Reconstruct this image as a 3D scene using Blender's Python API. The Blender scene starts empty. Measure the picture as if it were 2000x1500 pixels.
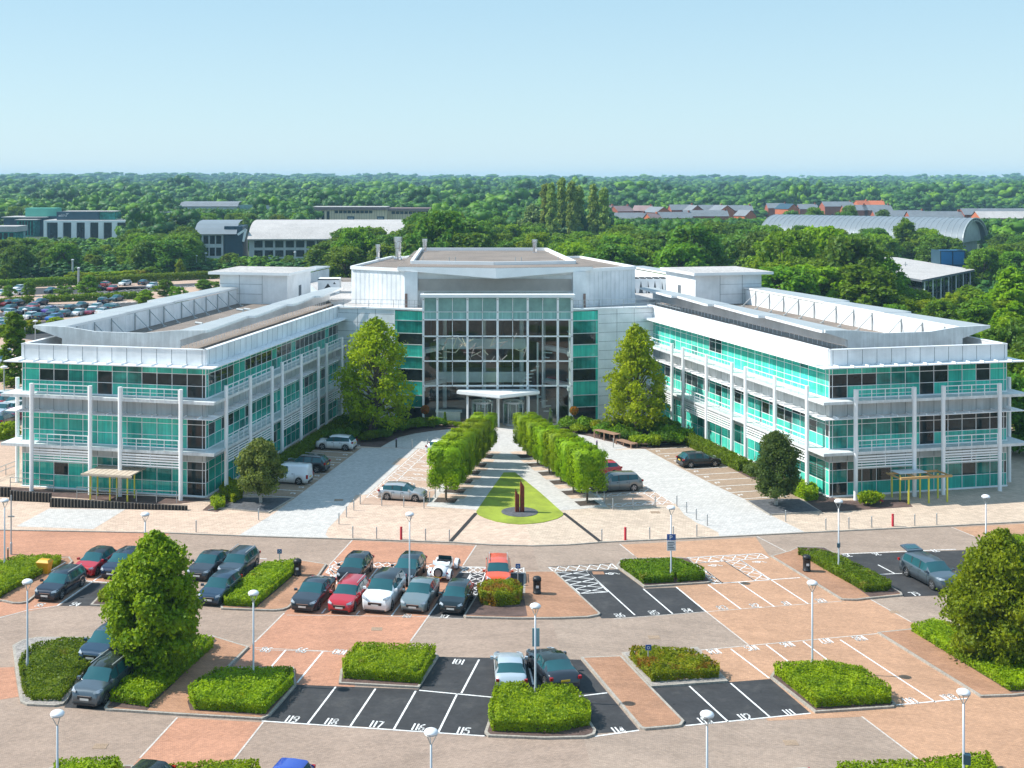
import bpy, math, random
import numpy as np
from mathutils import Vector, Matrix, noise
random.seed(7)
NUM='first second third fourth fifth sixth seventh eighth ninth tenth eleventh twelfth thirteenth fourteenth fifteenth sixteenth seventeenth eighteenth nineteenth twentieth'.split()
C = bpy.context.scene.collection
CAMH, F, CX, HY = 29.0, 2400.0, 844.0, 352.0     # surveyed from the photo: eye height, focal length, principal column, horizon row
def G(px, py, z=0.0):                             # a surveyed photo point -> where it stands on the level z (metres)
    Y = (CAMH - z) * F / (py - HY)
    return Vector(((px - CX) * Y / F, Y, z))
ZT = {'A': (0,820,2.857), 'B': (500,820,2.667), 'C': (1150,820,2.353), 'D': (0,1150,2.857), 'E': (500,1150,2.667),
      'F': (1150,1150,2.353), '1': (0,1030,6.25), '2': (320,1040,6.25), '3': (560,1040,6.25), '4': (820,1040,4.762),
      '5': (1200,1040,4.348), '6': (1540,1000,4.348), '7': (0,1200,4.545), '8': (1340,1220,3.03), 'P': (0,0,1),
      'L': (540,820,6.25), 'R': (1100,820,5.556), 'K': (0,480,6.06)}
def Q(k, x, y): o = ZT[k]; return (o[0] + x / o[2], o[1] + y / o[2])
def QG(k, x, y, z=0.0): return G(*Q(k, x, y), z)
def poly(s, z=0.0):                               # "k x,y x,y k x,y ..." -> list of ground points
    k, out = 'P', []
    for t in s.split():
        if ',' in t:
            a, b = t.split(','); p = QG(k, float(a), float(b)); out.append((p.x, p.y))
        else: k = t
    return out
TH = math.radians(13.0); CT, ST = math.cos(TH), math.sin(TH)
X0 = 7.8
HAZE = 0.00014
UL, VL = Vector((CT, -ST, 0)), Vector((ST, CT, 0))     # left grid of the site
UR, VR = Vector((CT, ST, 0)), Vector((-ST, CT, 0))     # right grid

# ---------------------------------------------------------------- tags
def tag(o, label=None, cat=None, group=None, kind=None):
    if label: o['label'] = label
    if cat: o['category'] = cat
    if group: o['group'] = group
    if kind: o['kind'] = kind
    return o
def thing(name, loc=(0,0,0), rz=0, label=None, cat=None, group=None):
    o = bpy.data.objects.new(name, None); C.objects.link(o); o.empty_display_size = .3
    o.location = loc; o.rotation_euler = (0,0,rz); tag(o, label, cat, group); return o
def copy_tree(o, loc=None, rz=None, label=None, scale=None, parent=None):
    c = o.copy(); C.objects.link(c)
    if parent is not None: c.parent = parent
    if loc is not None: c.location = loc
    if rz is not None: c.rotation_euler = (0,0,rz)
    if scale is not None: c.scale = (scale,)*3 if not hasattr(scale,'__len__') else scale
    if label: c['label'] = label
    for ch in KIDS.get(o.name, []):
        n = copy_tree(ch, parent=c); KIDS.setdefault(c.name, []).append(n)
    return c
KIDS = {}
class MB:
    def __init__(s): s.v=[]; s.f=[]; s.m=[]
    def face(s, pts, mi=0):
        n=len(s.v); s.v += [tuple(p) for p in pts]; s.f.append(tuple(range(n,n+len(pts)))); s.m.append(mi)
    def grid(s, rows, mi=0, closed=False):        # rows of equal length -> welded quads
        n=len(s.v); w=len(rows[0])
        for r in rows: s.v += [tuple(p) for p in r]
        for i in range(len(rows)-1):
            for j in range(w if closed else w-1):
                a=n+i*w+j; b=n+i*w+(j+1)%w; s.f.append((a,b,b+w,a+w)); s.m.append(mi)
    def box(s, x0,x1,y0,y1,z0,z1, M=None, mi=0):
        P=[Vector((x,y,z)) for z in (z0,z1) for y in (y0,y1) for x in (x0,x1)]
        if M: P=[M@p for p in P]
        n=len(s.v); s.v += [tuple(p) for p in P]
        for q in ((0,2,3,1),(4,5,7,6),(0,1,5,4),(2,6,7,3),(0,4,6,2),(1,3,7,5)): s.f.append(tuple(n+i for i in q)); s.m.append(mi)
    def bar(s, a, b, w, h=None, mi=0):            # square bar between two points
        a=Vector(a); b=Vector(b); d=(b-a); h=h or w
        if d.length<1e-6: return
        d.normalize(); up=Vector((0,0,1)) if abs(d.z)<.9 else Vector((1,0,0))
        r=d.cross(up).normalized()*w/2; u=r.cross(d).normalized()*h/2
        n=len(s.v)
        for p in (a,b): s.v += [tuple(p+x) for x in (r+u,-r+u,-r-u,r-u)]
        for q in ((0,1,5,4),(1,2,6,5),(2,3,7,6),(3,0,4,7),(0,3,2,1),(4,5,6,7)): s.f.append(tuple(n+i for i in q)); s.m.append(mi)
    def tube(s, a, b, r0, r1=None, n=10, mi=0, caps=True):
        a=Vector(a); b=Vector(b); r1=r0 if r1 is None else r1; d=(b-a).normalized()
        up=Vector((0,0,1)) if abs(d.z)<.9 else Vector((1,0,0)); x=d.cross(up).normalized(); y=x.cross(d)
        k=len(s.v)
        for p,r in ((a,r0),(b,r1)):
            for i in range(n):
                t=2*math.pi*i/n; s.v.append(tuple(p+x*math.cos(t)*r+y*math.sin(t)*r))
        for i in range(n): j=(i+1)%n; s.f.append((k+i,k+j,k+n+j,k+n+i)); s.m.append(mi)
        if caps: s.f.append(tuple(k+i for i in range(n))); s.f.append(tuple(k+n+i for i in range(n-1,-1,-1))); s.m += [mi,mi]
    def lathe(s, prof, c=(0,0,0), n=16, mi=0):    # prof: (r,z)
        s.grid([[(c[0]+r*math.cos(2*math.pi*i/n), c[1]+r*math.sin(2*math.pi*i/n), c[2]+z) for i in range(n)] for r,z in prof], mi, True)
    def prism(s, P, z0, z1, mi=0, mtop=None, M=None, bottom=False):
        P=[(p[0],p[1]) for p in P]
        A=sum(P[i][0]*P[(i+1)%len(P)][1]-P[(i+1)%len(P)][0]*P[i][1] for i in range(len(P)))
        if A<0: P=P[::-1]
        lo=[Vector((x,y,z0)) for x,y in P]; hi=[Vector((x,y,z1)) for x,y in P]
        if M: lo=[M@p for p in lo]; hi=[M@p for p in hi]
        n=len(P)
        for i in range(n): j=(i+1)%n; s.face([lo[i],lo[j],hi[j],hi[i]], mi)
        s.face(hi, mi if mtop is None else mtop)
        if bottom: s.face(lo[::-1], mi)
    def sheet(s, P, z, mi=0):
        A=sum(P[i][0]*P[(i+1)%len(P)][1]-P[(i+1)%len(P)][0]*P[i][1] for i in range(len(P)))
        if A<0: P=P[::-1]
        s.face([(p[0],p[1],z) for p in P], mi)
    def leaves(s, P, N, S, mi=0, rnd=None, jit=.8):     # P points, N normals, S size: leaf quads
        rng=np.random.default_rng(rnd or 1); n=len(P)
        N=N+rng.normal(0,jit,(n,3)); N/=np.linalg.norm(N,axis=1)[:,None]+1e-9
        T=np.cross(N,rng.normal(0,1,(n,3))); T/=np.linalg.norm(T,axis=1)[:,None]+1e-9; B=np.cross(N,T)
        S=np.asarray(S)*rng.uniform(.6,1.3,n); S=S[:,None]
        q=np.stack([P-T*S*.62-B*S*.1, P-B*S*.42, P+T*S*.62+B*S*.1, P+B*S*.42+N*S*.12],1).reshape(-1,3)
        k=len(s.v); s.v += [tuple(x) for x in q.tolist()]
        s.f += [(k+4*i,k+4*i+1,k+4*i+2,k+4*i+3) for i in range(n)]; s.m += [mi]*n
    def mesh(s, name, mats, smooth=False):
        me=bpy.data.meshes.new(name); me.from_pydata(s.v,[],s.f)
        for m in (mats if isinstance(mats,(list,tuple)) else [mats]): me.materials.append(m)
        me.polygons.foreach_set('material_index', s.m)
        if smooth: me.polygons.foreach_set('use_smooth',[True]*len(s.f))
        me.update(); return me
    def build(s, name, mats, parent=None, smooth=False, **kw):
        if not s.f: return None
        o=bpy.data.objects.new(name, s.mesh(name,mats,smooth)); C.objects.link(o)
        if parent is not None: o.parent=parent; KIDS.setdefault(parent.name,[]).append(o)
        tag(o,**kw); return o
def frame(o, u, v):
    M=Matrix.Identity(4)
    for i,c in enumerate((Vector(u),Vector(v),Vector((0,0,1)))):
        for r in range(3): M[r][i]=c[r]
    for r in range(3): M[r][3]=o[r]
    return M

# ---------------------------------------------------------------- materials
def lin(c): return tuple(((x/255)/12.92 if x/255<=.04045 else ((x/255+.055)/1.055)**2.4) for x in c)
def nt(name):
    m=bpy.data.materials.new(name); m.use_nodes=True; t=m.node_tree; t.nodes.clear()
    o=t.nodes.new('ShaderNodeOutputMaterial'); b=t.nodes.new('ShaderNodeBsdfPrincipled'); t.links.new(b.outputs[0],o.inputs[0]); return m,t,b,o
def ramp(t, fac, stops):
    r=t.nodes.new('ShaderNodeValToRGB'); e=r.color_ramp.elements
    while len(e)<len(stops): e.new(.5)
    for i,(p,c) in enumerate(stops): e[i].position=p; e[i].color=(*c,1)
    t.links.new(fac,r.inputs[0]); return r.outputs[0]
def pos(t, scale=1.0, rot=0.0, obj=False):
    g=t.nodes.new('ShaderNodeTexCoord') if obj else t.nodes.new('ShaderNodeNewGeometry')
    mp=t.nodes.new('ShaderNodeMapping'); mp.inputs['Scale'].default_value=(scale,)*3; mp.inputs['Rotation'].default_value=(0,0,rot)
    t.links.new(g.outputs['Object' if obj else 'Position'],mp.inputs[0]); return mp.outputs[0]
def nz(t, vec, sc, det=4, rough=.6):
    n=t.nodes.new('ShaderNodeTexNoise'); n.inputs['Scale'].default_value=sc; n.inputs['Detail'].default_value=det; n.inputs['Roughness'].default_value=rough
    t.links.new(vec,n.inputs['Vector']); return n.outputs['Fac']
def mul(t, a, b, fac=1.0):
    m=t.nodes.new('ShaderNodeMix'); m.data_type='RGBA'; m.blend_type='MULTIPLY'; m.inputs[0].default_value=fac
    t.links.new(a,m.inputs[6]); t.links.new(b,m.inputs[7]); return m.outputs[2]
def mixc(t, f, a, b):
    m=t.nodes.new('ShaderNodeMix'); m.data_type='RGBA'
    if hasattr(f,'links'): t.links.new(f,m.inputs[0])
    else: m.inputs[0].default_value=f
    for i,x in ((6,a),(7,b)):
        if hasattr(x,'links'): t.links.new(x,m.inputs[i])
        else: m.inputs[i].default_value=(*x,1)
    return m.outputs[2]
def simple(name, col, rough=.6, metal=0, var=.12, sc=1.5, fine=0, coat=0, spec=.5, bump=0):
    m,t,b,o=nt(name); p=pos(t)
    lo=tuple(c*(1-var) for c in col); hi=tuple(min(1,c*(1+var)) for c in col)
    c=ramp(t,nz(t,p,sc),[(.3,lo),(.7,hi)])
    if fine: c=mul(t,c,ramp(t,nz(t,p,fine,2),[(.3,(.72,.72,.72)),(.7,(1.25,1.25,1.25))]))
    t.links.new(c,b.inputs['Base Color']); b.inputs['Roughness'].default_value=rough; b.inputs['Metallic'].default_value=metal
    b.inputs['Coat Weight'].default_value=coat; b.inputs['Coat Roughness'].default_value=.05; b.inputs['Specular IOR Level'].default_value=spec
    if bump:
        bn=t.nodes.new('ShaderNodeBump'); bn.inputs['Strength'].default_value=bump; bn.inputs['Distance'].default_value=.05
        t.links.new(nz(t,p,fine or 20),bn.inputs['Height']); t.links.new(bn.outputs[0],b.inputs['Normal'])
    return m
def streaky(m, k=.18):
    t=m.node_tree; b=[n for n in t.nodes if n.type=='BSDF_PRINCIPLED'][0]; src=b.inputs['Base Color'].links[0].from_socket
    g=t.nodes.new('ShaderNodeNewGeometry'); mp=t.nodes.new('ShaderNodeMapping'); mp.inputs['Scale'].default_value=(3.2,3.2,.22); t.links.new(g.outputs['Position'],mp.inputs[0])
    n=nz(t,mp.outputs[0],1.0,5,.7); n2=nz(t,pos(t),.35,3)
    t.links.new(mul(t,mul(t,src,ramp(t,n,[(.42,(1-k,1-k,1-k*1.05)),(.62,(1,1,1))])),ramp(t,n2,[(.35,(.9,.91,.91)),(.65,(1.03,1.03,1.03))])),b.inputs['Base Color'])
def paving(name, col, dark=.8, bw=.2, bh=.1, rot=0.0, stain=.16, bump=True, stainsc=.22):
    m,t,b,o=nt(name); p=pos(t,1.0,rot)
    br=t.nodes.new('ShaderNodeTexBrick'); br.inputs['Scale'].default_value=1; br.inputs['Brick Width'].default_value=bw; br.inputs['Row Height'].default_value=bh
    br.inputs['Mortar Size'].default_value=.006 if bw<.3 else .012; br.inputs['Bias'].default_value=0
    br.inputs['Color1'].default_value=(*[c*1.1 for c in col],1); br.inputs['Color2'].default_value=(*[c*.86 for c in col],1); br.inputs['Mortar'].default_value=(*[c*dark*.7 for c in col],1)
    t.links.new(p,br.inputs['Vector']); c=br.outputs[0]
    c=mul(t,c,ramp(t,nz(t,p,stainsc,6,.7),[(.3,(1-stain,)*3),(.7,(1+stain*.6,)*3)]))
    c=mul(t,c,ramp(t,nz(t,p,2.2,5,.75),[(.25,(.90,.91,.92)),(.75,(1.07,1.06,1.05))]))
    mp2=t.nodes.new('ShaderNodeMapping'); mp2.inputs['Scale'].default_value=(.12,1.1,1); t.links.new(p,mp2.inputs[0])
    c=mul(t,c,ramp(t,nz(t,mp2.outputs[0],.8,5,.7),[(.36,(1-stain*.6,)*3),(.6,(1.03,)*3)]))
    c=mul(t,c,ramp(t,nz(t,p,9,3,.8),[(.3,(.88,.88,.88)),(.7,(1.1,1.1,1.1))]))
    t.links.new(c,b.inputs['Base Color']); b.inputs['Roughness'].default_value=.85; b.inputs['Specular IOR Level'].default_value=.25
    return m
def leafmat(name, c0, c1, trans=.45, sc=.9, hue=.0, brown=None):
    m,t,b,o=nt(name); p=pos(t)
    oi=t.nodes.new('ShaderNodeObjectInfo')
    c=ramp(t,nz(t,p,sc,3),[(.32,c0),(.68,c1)])
    if brown: c=mixc(t,ramp(t,nz(t,p,.8,3),[(.5,(0,0,0)),(.6,(1,1,1))] if 'bronze' in name else [(.62,(0,0,0)),(.72,(.75,.75,.75))]),c,brown)
    hs=t.nodes.new('ShaderNodeHueSaturation'); hs.inputs['Saturation'].default_value=1.08
    mr=t.nodes.new('ShaderNodeMapRange'); mr.inputs[3].default_value=.485; mr.inputs[4].default_value=.515; t.links.new(oi.outputs['Random'],mr.inputs[0]); t.links.new(mr.outputs[0],hs.inputs['Hue'])
    mr2=t.nodes.new('ShaderNodeMapRange'); mr2.inputs[3].default_value=.8; mr2.inputs[4].default_value=1.25; t.links.new(oi.outputs['Random'],mr2.inputs[0]); t.links.new(mr2.outputs[0],hs.inputs['Value'])
    t.links.new(c,hs.inputs['Color']); c=hs.outputs[0]
    t.links.new(c,b.inputs['Base Color']); b.inputs['Roughness'].default_value=.55; b.inputs['Specular IOR Level'].default_value=.25
    tr=t.nodes.new('ShaderNodeBsdfTranslucent'); t.links.new(mixc(t,.25,c,(.5,.6,.05)),tr.inputs[0])
    mx=t.nodes.new('ShaderNodeMixShader'); mx.inputs[0].default_value=trans
    t.links.new(b.outputs[0],mx.inputs[1]); t.links.new(tr.outputs[0],mx.inputs[2]); t.links.new(mx.outputs[0],o.inputs[0])
    return m
def paint(name, col, metal=.35, rough=.28):
    m,t,b,o=nt(name); b.inputs['Base Color'].default_value=(*col,1); b.inputs['Metallic'].default_value=metal; b.inputs['Roughness'].default_value=rough
    b.inputs['Coat Weight'].default_value=.9; b.inputs['Coat Roughness'].default_value=.04
    return m
def glass(name, col, rough=.04, metal=0.0, var=.25, sc=.35, wob=.01, coat=.14):
    m,t,b,o=nt(name); p=pos(t)
    c=ramp(t,nz(t,p,sc,3),[(.3,tuple(x*(1-var) for x in col)),(.7,tuple(min(1,x*(1+var)) for x in col))])
    if 'teal' in name:
        g=t.nodes.new('ShaderNodeNewGeometry'); mp=t.nodes.new('ShaderNodeMapping'); mp.inputs['Scale'].default_value=(5,5,.12); t.links.new(g.outputs['Position'],mp.inputs[0])
        c=mul(t,c,ramp(t,nz(t,mp.outputs[0],1.0,3,.7),[(.35,(.74,.78,.78)),(.65,(1.2,1.15,1.15))]))
    t.links.new(c,b.inputs['Base Color']); b.inputs['Roughness'].default_value=rough; b.inputs['Metallic'].default_value=metal
    b.inputs['IOR'].default_value=1.42; b.inputs['Coat Weight'].default_value=coat; b.inputs['Coat Roughness'].default_value=.02
    bn=t.nodes.new('ShaderNodeBump'); bn.inputs['Strength'].default_value=.25; bn.inputs['Distance'].default_value=wob
    t.links.new(nz(t,p,.8,1),bn.inputs['Height']); t.links.new(bn.outputs[0],b.inputs['Coat Normal'])
    return m
M={}
M['white']=simple('white_metal',(.84,.85,.86),.4,0,.05,.6)
M['panel']=simple('white_panel',(.80,.82,.84),.45,0,.07,.35)
M['panel_grey']=simple('grey_panel',(.55,.58,.59),.5,0,.08,.5)
M['panel_dull']=simple('weathered_panel',(.70,.73,.74),.5,0,.12,.8)
streaky(M['panel'],.045); streaky(M['panel_grey'],.15); streaky(M['panel_dull'],.15)
M['fin_top']=simple('fin_top_sheet',(.36,.39,.40),.5,.1,.08,.3)
M['joint']=simple('joint_dark',(.10,.12,.14),.8,0,.1)
M['steel']=simple('steel',(.45,.46,.47),.35,.8,.1)
M['galv']=simple('galvanised',(.42,.45,.46),.45,.4,.1,4)
M['dark']=simple('dark_metal',(.02,.022,.025),.45,0,.2)
M['black']=simple('black_plastic',(.012,.012,.014),.5,0,.2)
M['roof']=simple('roof_gravel',(.20,.165,.14),.95,0,.18,.25,6)
M['roof_pale']=simple('pale_roof',(.42,.40,.385),.8,0,.1,.15,3)
M['teal']=glass('teal_glass',(.06,.53,.42))
M['teal2']=glass('teal_glass_light',(.075,.55,.42))
M['teal3']=glass('teal_glass_deep',(.035,.39,.315))
M['glassdark']=glass('dark_glass',(.018,.026,.026),.03,0,.6,.9)
M['glassmid']=glass('smoky_teal_glass',(.024,.22,.185),.03,0,.5,.7)
M['pale']=glass('pale_teal_panel',(.24,.48,.45),.15,0,.1,.5)
M['pale2']=glass('pale_grey_green_glass',(.22,.37,.34),.1,0,.2,.7)
M['carglass']=glass('car_glass',(.018,.085,.10),.03,0,.2,coat=.5)
M['asphalt']=simple('asphalt',(.034,.034,.036),.9,0,.35,.45,14)
_m,_t2,_b,_o=nt('asphalt_worn'); _p=pos(_t2); _c=ramp(_t2,nz(_t2,_p,.55,6,.72),[(.30,(.020,.020,.022)),(.52,(.032,.032,.034)),(.72,(.062,.060,.058))])
_c=mul(_t2,_c,ramp(_t2,nz(_t2,_p,3.2,4,.7),[(.3,(.8,.8,.8)),(.7,(1.25,1.25,1.25))])); _c=mul(_t2,_c,ramp(_t2,nz(_t2,_p,1.7,2,.5),[(.24,(.35,.35,.36)),(.30,(1,1,1))]))
_t2.links.new(_c,_b.inputs['Base Color']); _b.inputs['Roughness'].default_value=.85; M['asphalt']=_m
M['line']=simple('road_paint',(.70,.70,.69),.7,0,.16,2.5,7)
M['linegrey']=simple('pale_joint_line',(.50,.46,.42),.8,0,.15,3,9)
M['kerb']=simple('kerb_concrete',(.33,.30,.26),.85,0,.15,1.2,9)
M['road']=paving('road_blocks',(.36,.27,.213),.85,.2,.1,-TH)
M['road_r']=paving('road_blocks_right',(.35,.27,.215),.85,.2,.1,TH)
M['red']=paving('red_blocks',(.49,.25,.16),.85,.2,.1,-TH)
M['red_r']=paving('red_blocks_right',(.48,.285,.18),.85,.2,.1,TH)
M['path']=paving('path_blocks',(.40,.22,.135),.85,.2,.1,TH,.2)
M['beige']=paving('beige_slabs',(.57,.43,.335),.9,.45,.3,-TH,.07)
M['beige_r']=paving('beige_slabs_right',(.54,.43,.335),.9,.45,.3,TH,.07)
M['grey']=paving('grey_slabs',(.52,.50,.475),.95,.3,.2,-TH,.04)
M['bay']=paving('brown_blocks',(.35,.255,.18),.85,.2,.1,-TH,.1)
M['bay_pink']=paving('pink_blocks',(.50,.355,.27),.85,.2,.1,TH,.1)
M['strip']=simple('dark_strip',(.02,.018,.018),.8)
M['mulch']=simple('bark_mulch',(.10,.062,.052),.95,0,.35,1.2,11,bump=.6)
M['gravel']=simple('slate_chippings',(.085,.09,.10),.9,0,.35,3,16,bump=.5)
M['stone']=simple('pale_gravel',(.28,.255,.235),.9,0,.3,3,12,bump=.5)
M['soil']=simple('soil',(.06,.045,.035),.95,0,.3,2,9)
M['timber']=simple('timber',(.30,.18,.12),.7,0,.2,4)
M['slat']=simple('bleached_timber',(.20,.165,.13),.8,0,.2,6)
M['rust']=simple('rusty_steel',(.17,.030,.016),.75,.2,.35,3)
M['yellow']=simple('yellow_paint',(.62,.58,.06),.45,0,.06)
M['gold']=simple('yellow_plastic',(.72,.36,.01),.45,0,.08)
M['redp']=simple('red_paint',(.45,.012,.03),.5,0,.1)
M['bark']=simple('bark',(.11,.085,.06),.9,0,.25,5)
M['pale_bark']=simple('pale_bark',(.45,.42,.38),.85,0,.25,9)
M['louvre']=simple('grey_louvre',(.60,.55,.51),.6,0,.08,1)
M['interior']=simple('atrium_interior',(.26,.18,.15),.8,0,.3,.6)
M['lamp']=simple('lamp_head_white',(.74,.75,.78),.35)
M['post']=simple('lamp_post_paint',(.42,.46,.50),.4,.3,.05)
M['blue']=simple('blue_sign',(.02,.09,.30),.5)
M['signw']=simple('sign_white',(.70,.72,.74),.5)
M['tyre']=simple('tyre_rubber',(.012,.012,.012),.8)
M['rim']=simple('alloy_rim',(.38,.39,.41),.3,.7)
M['chrome']=simple('chrome',(.6,.6,.62),.15,.9)
M['lens']=glass('headlight_lens',(.42,.46,.5),.05,.3,.2,5)
M['tail']=glass('tail_lens',(.35,.008,.01),.1)
M['plate_w']=simple('white_plate',(.6,.6,.58),.5)
M['plate_y']=simple('yellow_plate',(.62,.42,.02),.5)
M['grass']=simple('lawn_grass',(.25,.31,.025),.9,0,.25,.6,22,bump=.6)
M['land']=simple('ground_cover',(.035,.06,.018),.95,0,.4,.03,1.2)
M['brick']=paving('red_brick',(.36,.11,.065),.8,.22,.075,0,.1)
M['brick_o']=paving('orange_brick',(.55,.16,.07),.8,.22,.075,0,.1)
M['brick_b']=paving('buff_brick',(.80,.64,.44),.8,.22,.075,0,.1)
M['tile']=simple('slate_roof',(.17,.19,.21),.75,0,.12,.3,3)
M['tile_p']=simple('plum_tile_roof',(.25,.17,.165),.8,0,.12,.3,3)
M['sheetroof']=simple('grey_sheet_roof',(.21,.245,.27),.5,.2,.06,.2)
M['navy']=simple('navy_cladding',(.015,.055,.085),.5,0,.2,.3)
M['mint']=simple('mint_cladding',(.12,.45,.33),.6,0,.08,.3)
M['bluebox']=simple('blue_cladding',(.02,.17,.40),.5,0,.1,.5)
# foliage
M['l_oak']=leafmat('leaf_oak',(0.051,0.113,0.018),(0.126,0.244,0.027),.35)
M['l_mid']=leafmat('leaf_mid',(0.074,0.160,0.018),(0.186,0.321,0.027),.4)
M['l_bright']=leafmat('leaf_bright',(0.122,0.227,0.014),(0.270,0.394,0.022),.45)
M['l_yellow']=leafmat('leaf_yellow',(0.160,0.246,0.009),(0.360,0.405,0.018),.5)
M['l_grey']=leafmat('leaf_willow',(0.148,0.233,0.075),(0.288,0.380,0.147),.35)
M['l_poplar']=leafmat('leaf_poplar',(0.150,0.227,0.044),(0.334,0.406,0.101),.35)
M['l_hedge']=leafmat('leaf_hedge',(.125,.205,.007),(.31,.40,.012),.4,1.6,brown=(.17,.13,.03))
M['l_hedge2']=leafmat('leaf_dark_hedge',(.065,.125,.008),(.17,.26,.014),.38,1.6,brown=(.17,.13,.03))
M['l_brown']=leafmat('leaf_bronze_hedge',(0.131,0.174,0.012),(0.285,0.285,0.022),.4,1.6,brown=(.22,.10,.02))
M['l_fg']=leafmat('leaf_hornbeam',(0.098,0.181,0.012),(0.273,0.362,0.019),.42,1.1)
M['l_av']=leafmat('leaf_avenue',(0.137,0.236,0.008),(0.326,0.441,0.012),.42,1.4)
M['l_red']=leafmat('leaf_red_flower',(.10,.17,.012),(.45,.07,.03),.3,7)
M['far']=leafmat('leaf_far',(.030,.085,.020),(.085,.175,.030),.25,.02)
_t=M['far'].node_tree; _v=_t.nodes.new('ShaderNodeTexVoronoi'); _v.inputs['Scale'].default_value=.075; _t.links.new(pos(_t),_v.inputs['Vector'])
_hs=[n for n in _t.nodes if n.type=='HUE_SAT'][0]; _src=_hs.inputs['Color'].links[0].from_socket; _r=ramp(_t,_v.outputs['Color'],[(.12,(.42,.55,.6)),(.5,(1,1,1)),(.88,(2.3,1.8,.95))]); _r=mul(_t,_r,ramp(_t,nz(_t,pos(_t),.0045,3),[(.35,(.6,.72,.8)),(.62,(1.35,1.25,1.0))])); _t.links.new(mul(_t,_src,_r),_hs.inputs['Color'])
# ================================================================ ground
def sheetobj(name, mat, z, polys, kind='structure'):
    m=MB()
    for P in polys: m.sheet(P if not isinstance(P,str) else poly(P), z)
    return m.build(name, M[mat] if isinstance(mat,str) else mat, kind=kind)
g=MB(); g.face([(-9000,-40,0),(9000,-40,0),(9000,12000,0),(-9000,12000,0)]); g.build('ground',M['land'],kind='structure')
EDGE="P -500,1023 0,1036 332,1042 500,1048.5 687,1054 879,1060 960,1065 1040,1067 1110,1065 1175,1060 1405,1049.5 1575,1041 1851,1028 2000,1020 2500,990"
edge=poly(EDGE)
mid=edge.index(min(edge,key=lambda p:abs(p[0]-X0)))
sheetobj('road','road',.004,[edge[:mid+1]+[(X0,30),(-90,30)]])
sheetobj('road','road_r',.004,[edge[mid:]+[(110,30),(X0,30)]])
sheetobj('forecourt_paving','beige',.006,[edge[:mid+1]+[(X0,150),(-62,150)]])
sheetobj('forecourt_paving','beige_r',.006,[edge[mid:]+[(110,150),(X0,150)]])
k=MB()                                            # kerb line between road and forecourt
for a,b in zip(edge,edge[1:]): k.bar((*a,.03),(*b,.03),.16,.10)
k.build('kerb',M['kerb'],kind='structure')
sheetobj('red_road_band','red',.009,["P -300,1028 0,1036 332,1042 250,1105 228,1137 160,1135 112,1184 0,1204 -300,1262",
   "P 688,1055.5 930,1066.5 904,1105 838,1202 801,1253 765,1300 720,1300 690,1345 420,1345 497,1254 555,1198 643,1104",
   "P 346,1402 514,1411 448,1495 370,1600 160,1600 273,1481","P -200,1312 27,1303 36,1361 -200,1400"])
sheetobj('red_road_band','red_r',.009,["P 1212,1064 1476,1049.5 1503,1087 1701,1171 1779,1215 1462,1260 1379,1195 1321,1147",
   "P 1367,1271 1462,1260 1779,1215 2200,1350 2300,1500 2300,1800 1990,1660 1797,1486 1683,1400 1500,1408","P 1858,1030.5 2000,1023 2400,1000 2400,1150 1903,1048"])
sheetobj('asphalt_bays','asphalt',.013,["1 1130,680 1425,690 1110,960 730,960","4 75,788 405,800 540,590 960,560 965,385 370,375 200,560",
   "4 1265,372 1845,345 5 255,478 525,468 782,675 0,728 4 1690,800 1470,570","6 440,362 1700,318 2300,420 2300,560 1500,700 980,722 960,690",
   "E 45,690 205,500 845,525 945,355 1690,370 1830,540 1995,738 1770,755 1200,770 600,722","F 285,455 640,430 835,415 1020,573 445,632",
   "7 570,828 925,850 1180,500 1250,330 830,330"])
sheetobj('driveway','grey',.011,["P 465,1046.5 500,1048.5 644,1052.7 636,1044 641,1032 658,1015 676,993 695,967 719,966 817,876 706,875 580,970 535,1003",
   "P 1575,1041 1405,1049.5 1403,1040 1382,1030 1362,1022 1337,1006 1320,985 1186,903 1160,885 1180,880 1260,877 1280,888 1334,917 1392,946 1460,978 1503,1005",
   "A 90,595 275,495 700,500 520,610"])
sheetobj('entrance_paving','grey',.015,["P 743,874 760,864 780,854 810,847 844,842 900,836 1090,836 1111,845 1150,852 1179,860 1208,867 1226,875 1180,882 1108,880 1186,990 1100,997 929,996 832,989 908,880 817,876"])
sheetobj('paving_patch','beige',.015,["L 1400,545 1490,467 1610,470 1520,552"])
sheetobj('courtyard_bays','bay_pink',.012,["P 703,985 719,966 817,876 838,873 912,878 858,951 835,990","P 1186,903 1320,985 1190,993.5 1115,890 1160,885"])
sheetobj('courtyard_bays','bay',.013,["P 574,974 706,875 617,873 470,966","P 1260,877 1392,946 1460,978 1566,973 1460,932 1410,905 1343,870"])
# avenue beige slabs between the trees
m=MB()
for i in range(6):
    for s in (-1,1):
        c=Vector((X0+s*(6.35-.93*i*.88),111.0+3.6*i,0)); U,V=(UL,VL) if s<0 else (UR,VR)
        m.sheet([tuple((c+U*a+V*b).xy) for a,b in ((-1.25,1.1),(1.25,1.1),(1.25,2.5),(-1.25,2.5))],.019)
m.build('paving_patch',M['beige'],kind='structure')
lawn=poly("B 1290,276 1350,276 1480,380 1600,488 1598,500 1570,516 1500,535 1440,542 1375,546 1310,541 1250,531 1190,512 1155,494 1147,480 1215,380")
lm=MB(); lm.prism(lawn,.0,.05); lm.build('lawn',M['grass'],kind='structure')
m=MB()
for a,b in (("B",((1147,486),(1008,640))),("B",((1602,486),(1797,638)))):
    p=QG(a,*b[0]); q=QG(a,*b[1]); m.bar((p.x,p.y,.012),(q.x,q.y,.012),.32,.03)
m.build('drainage_strip',M['strip'],kind='structure')
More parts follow.
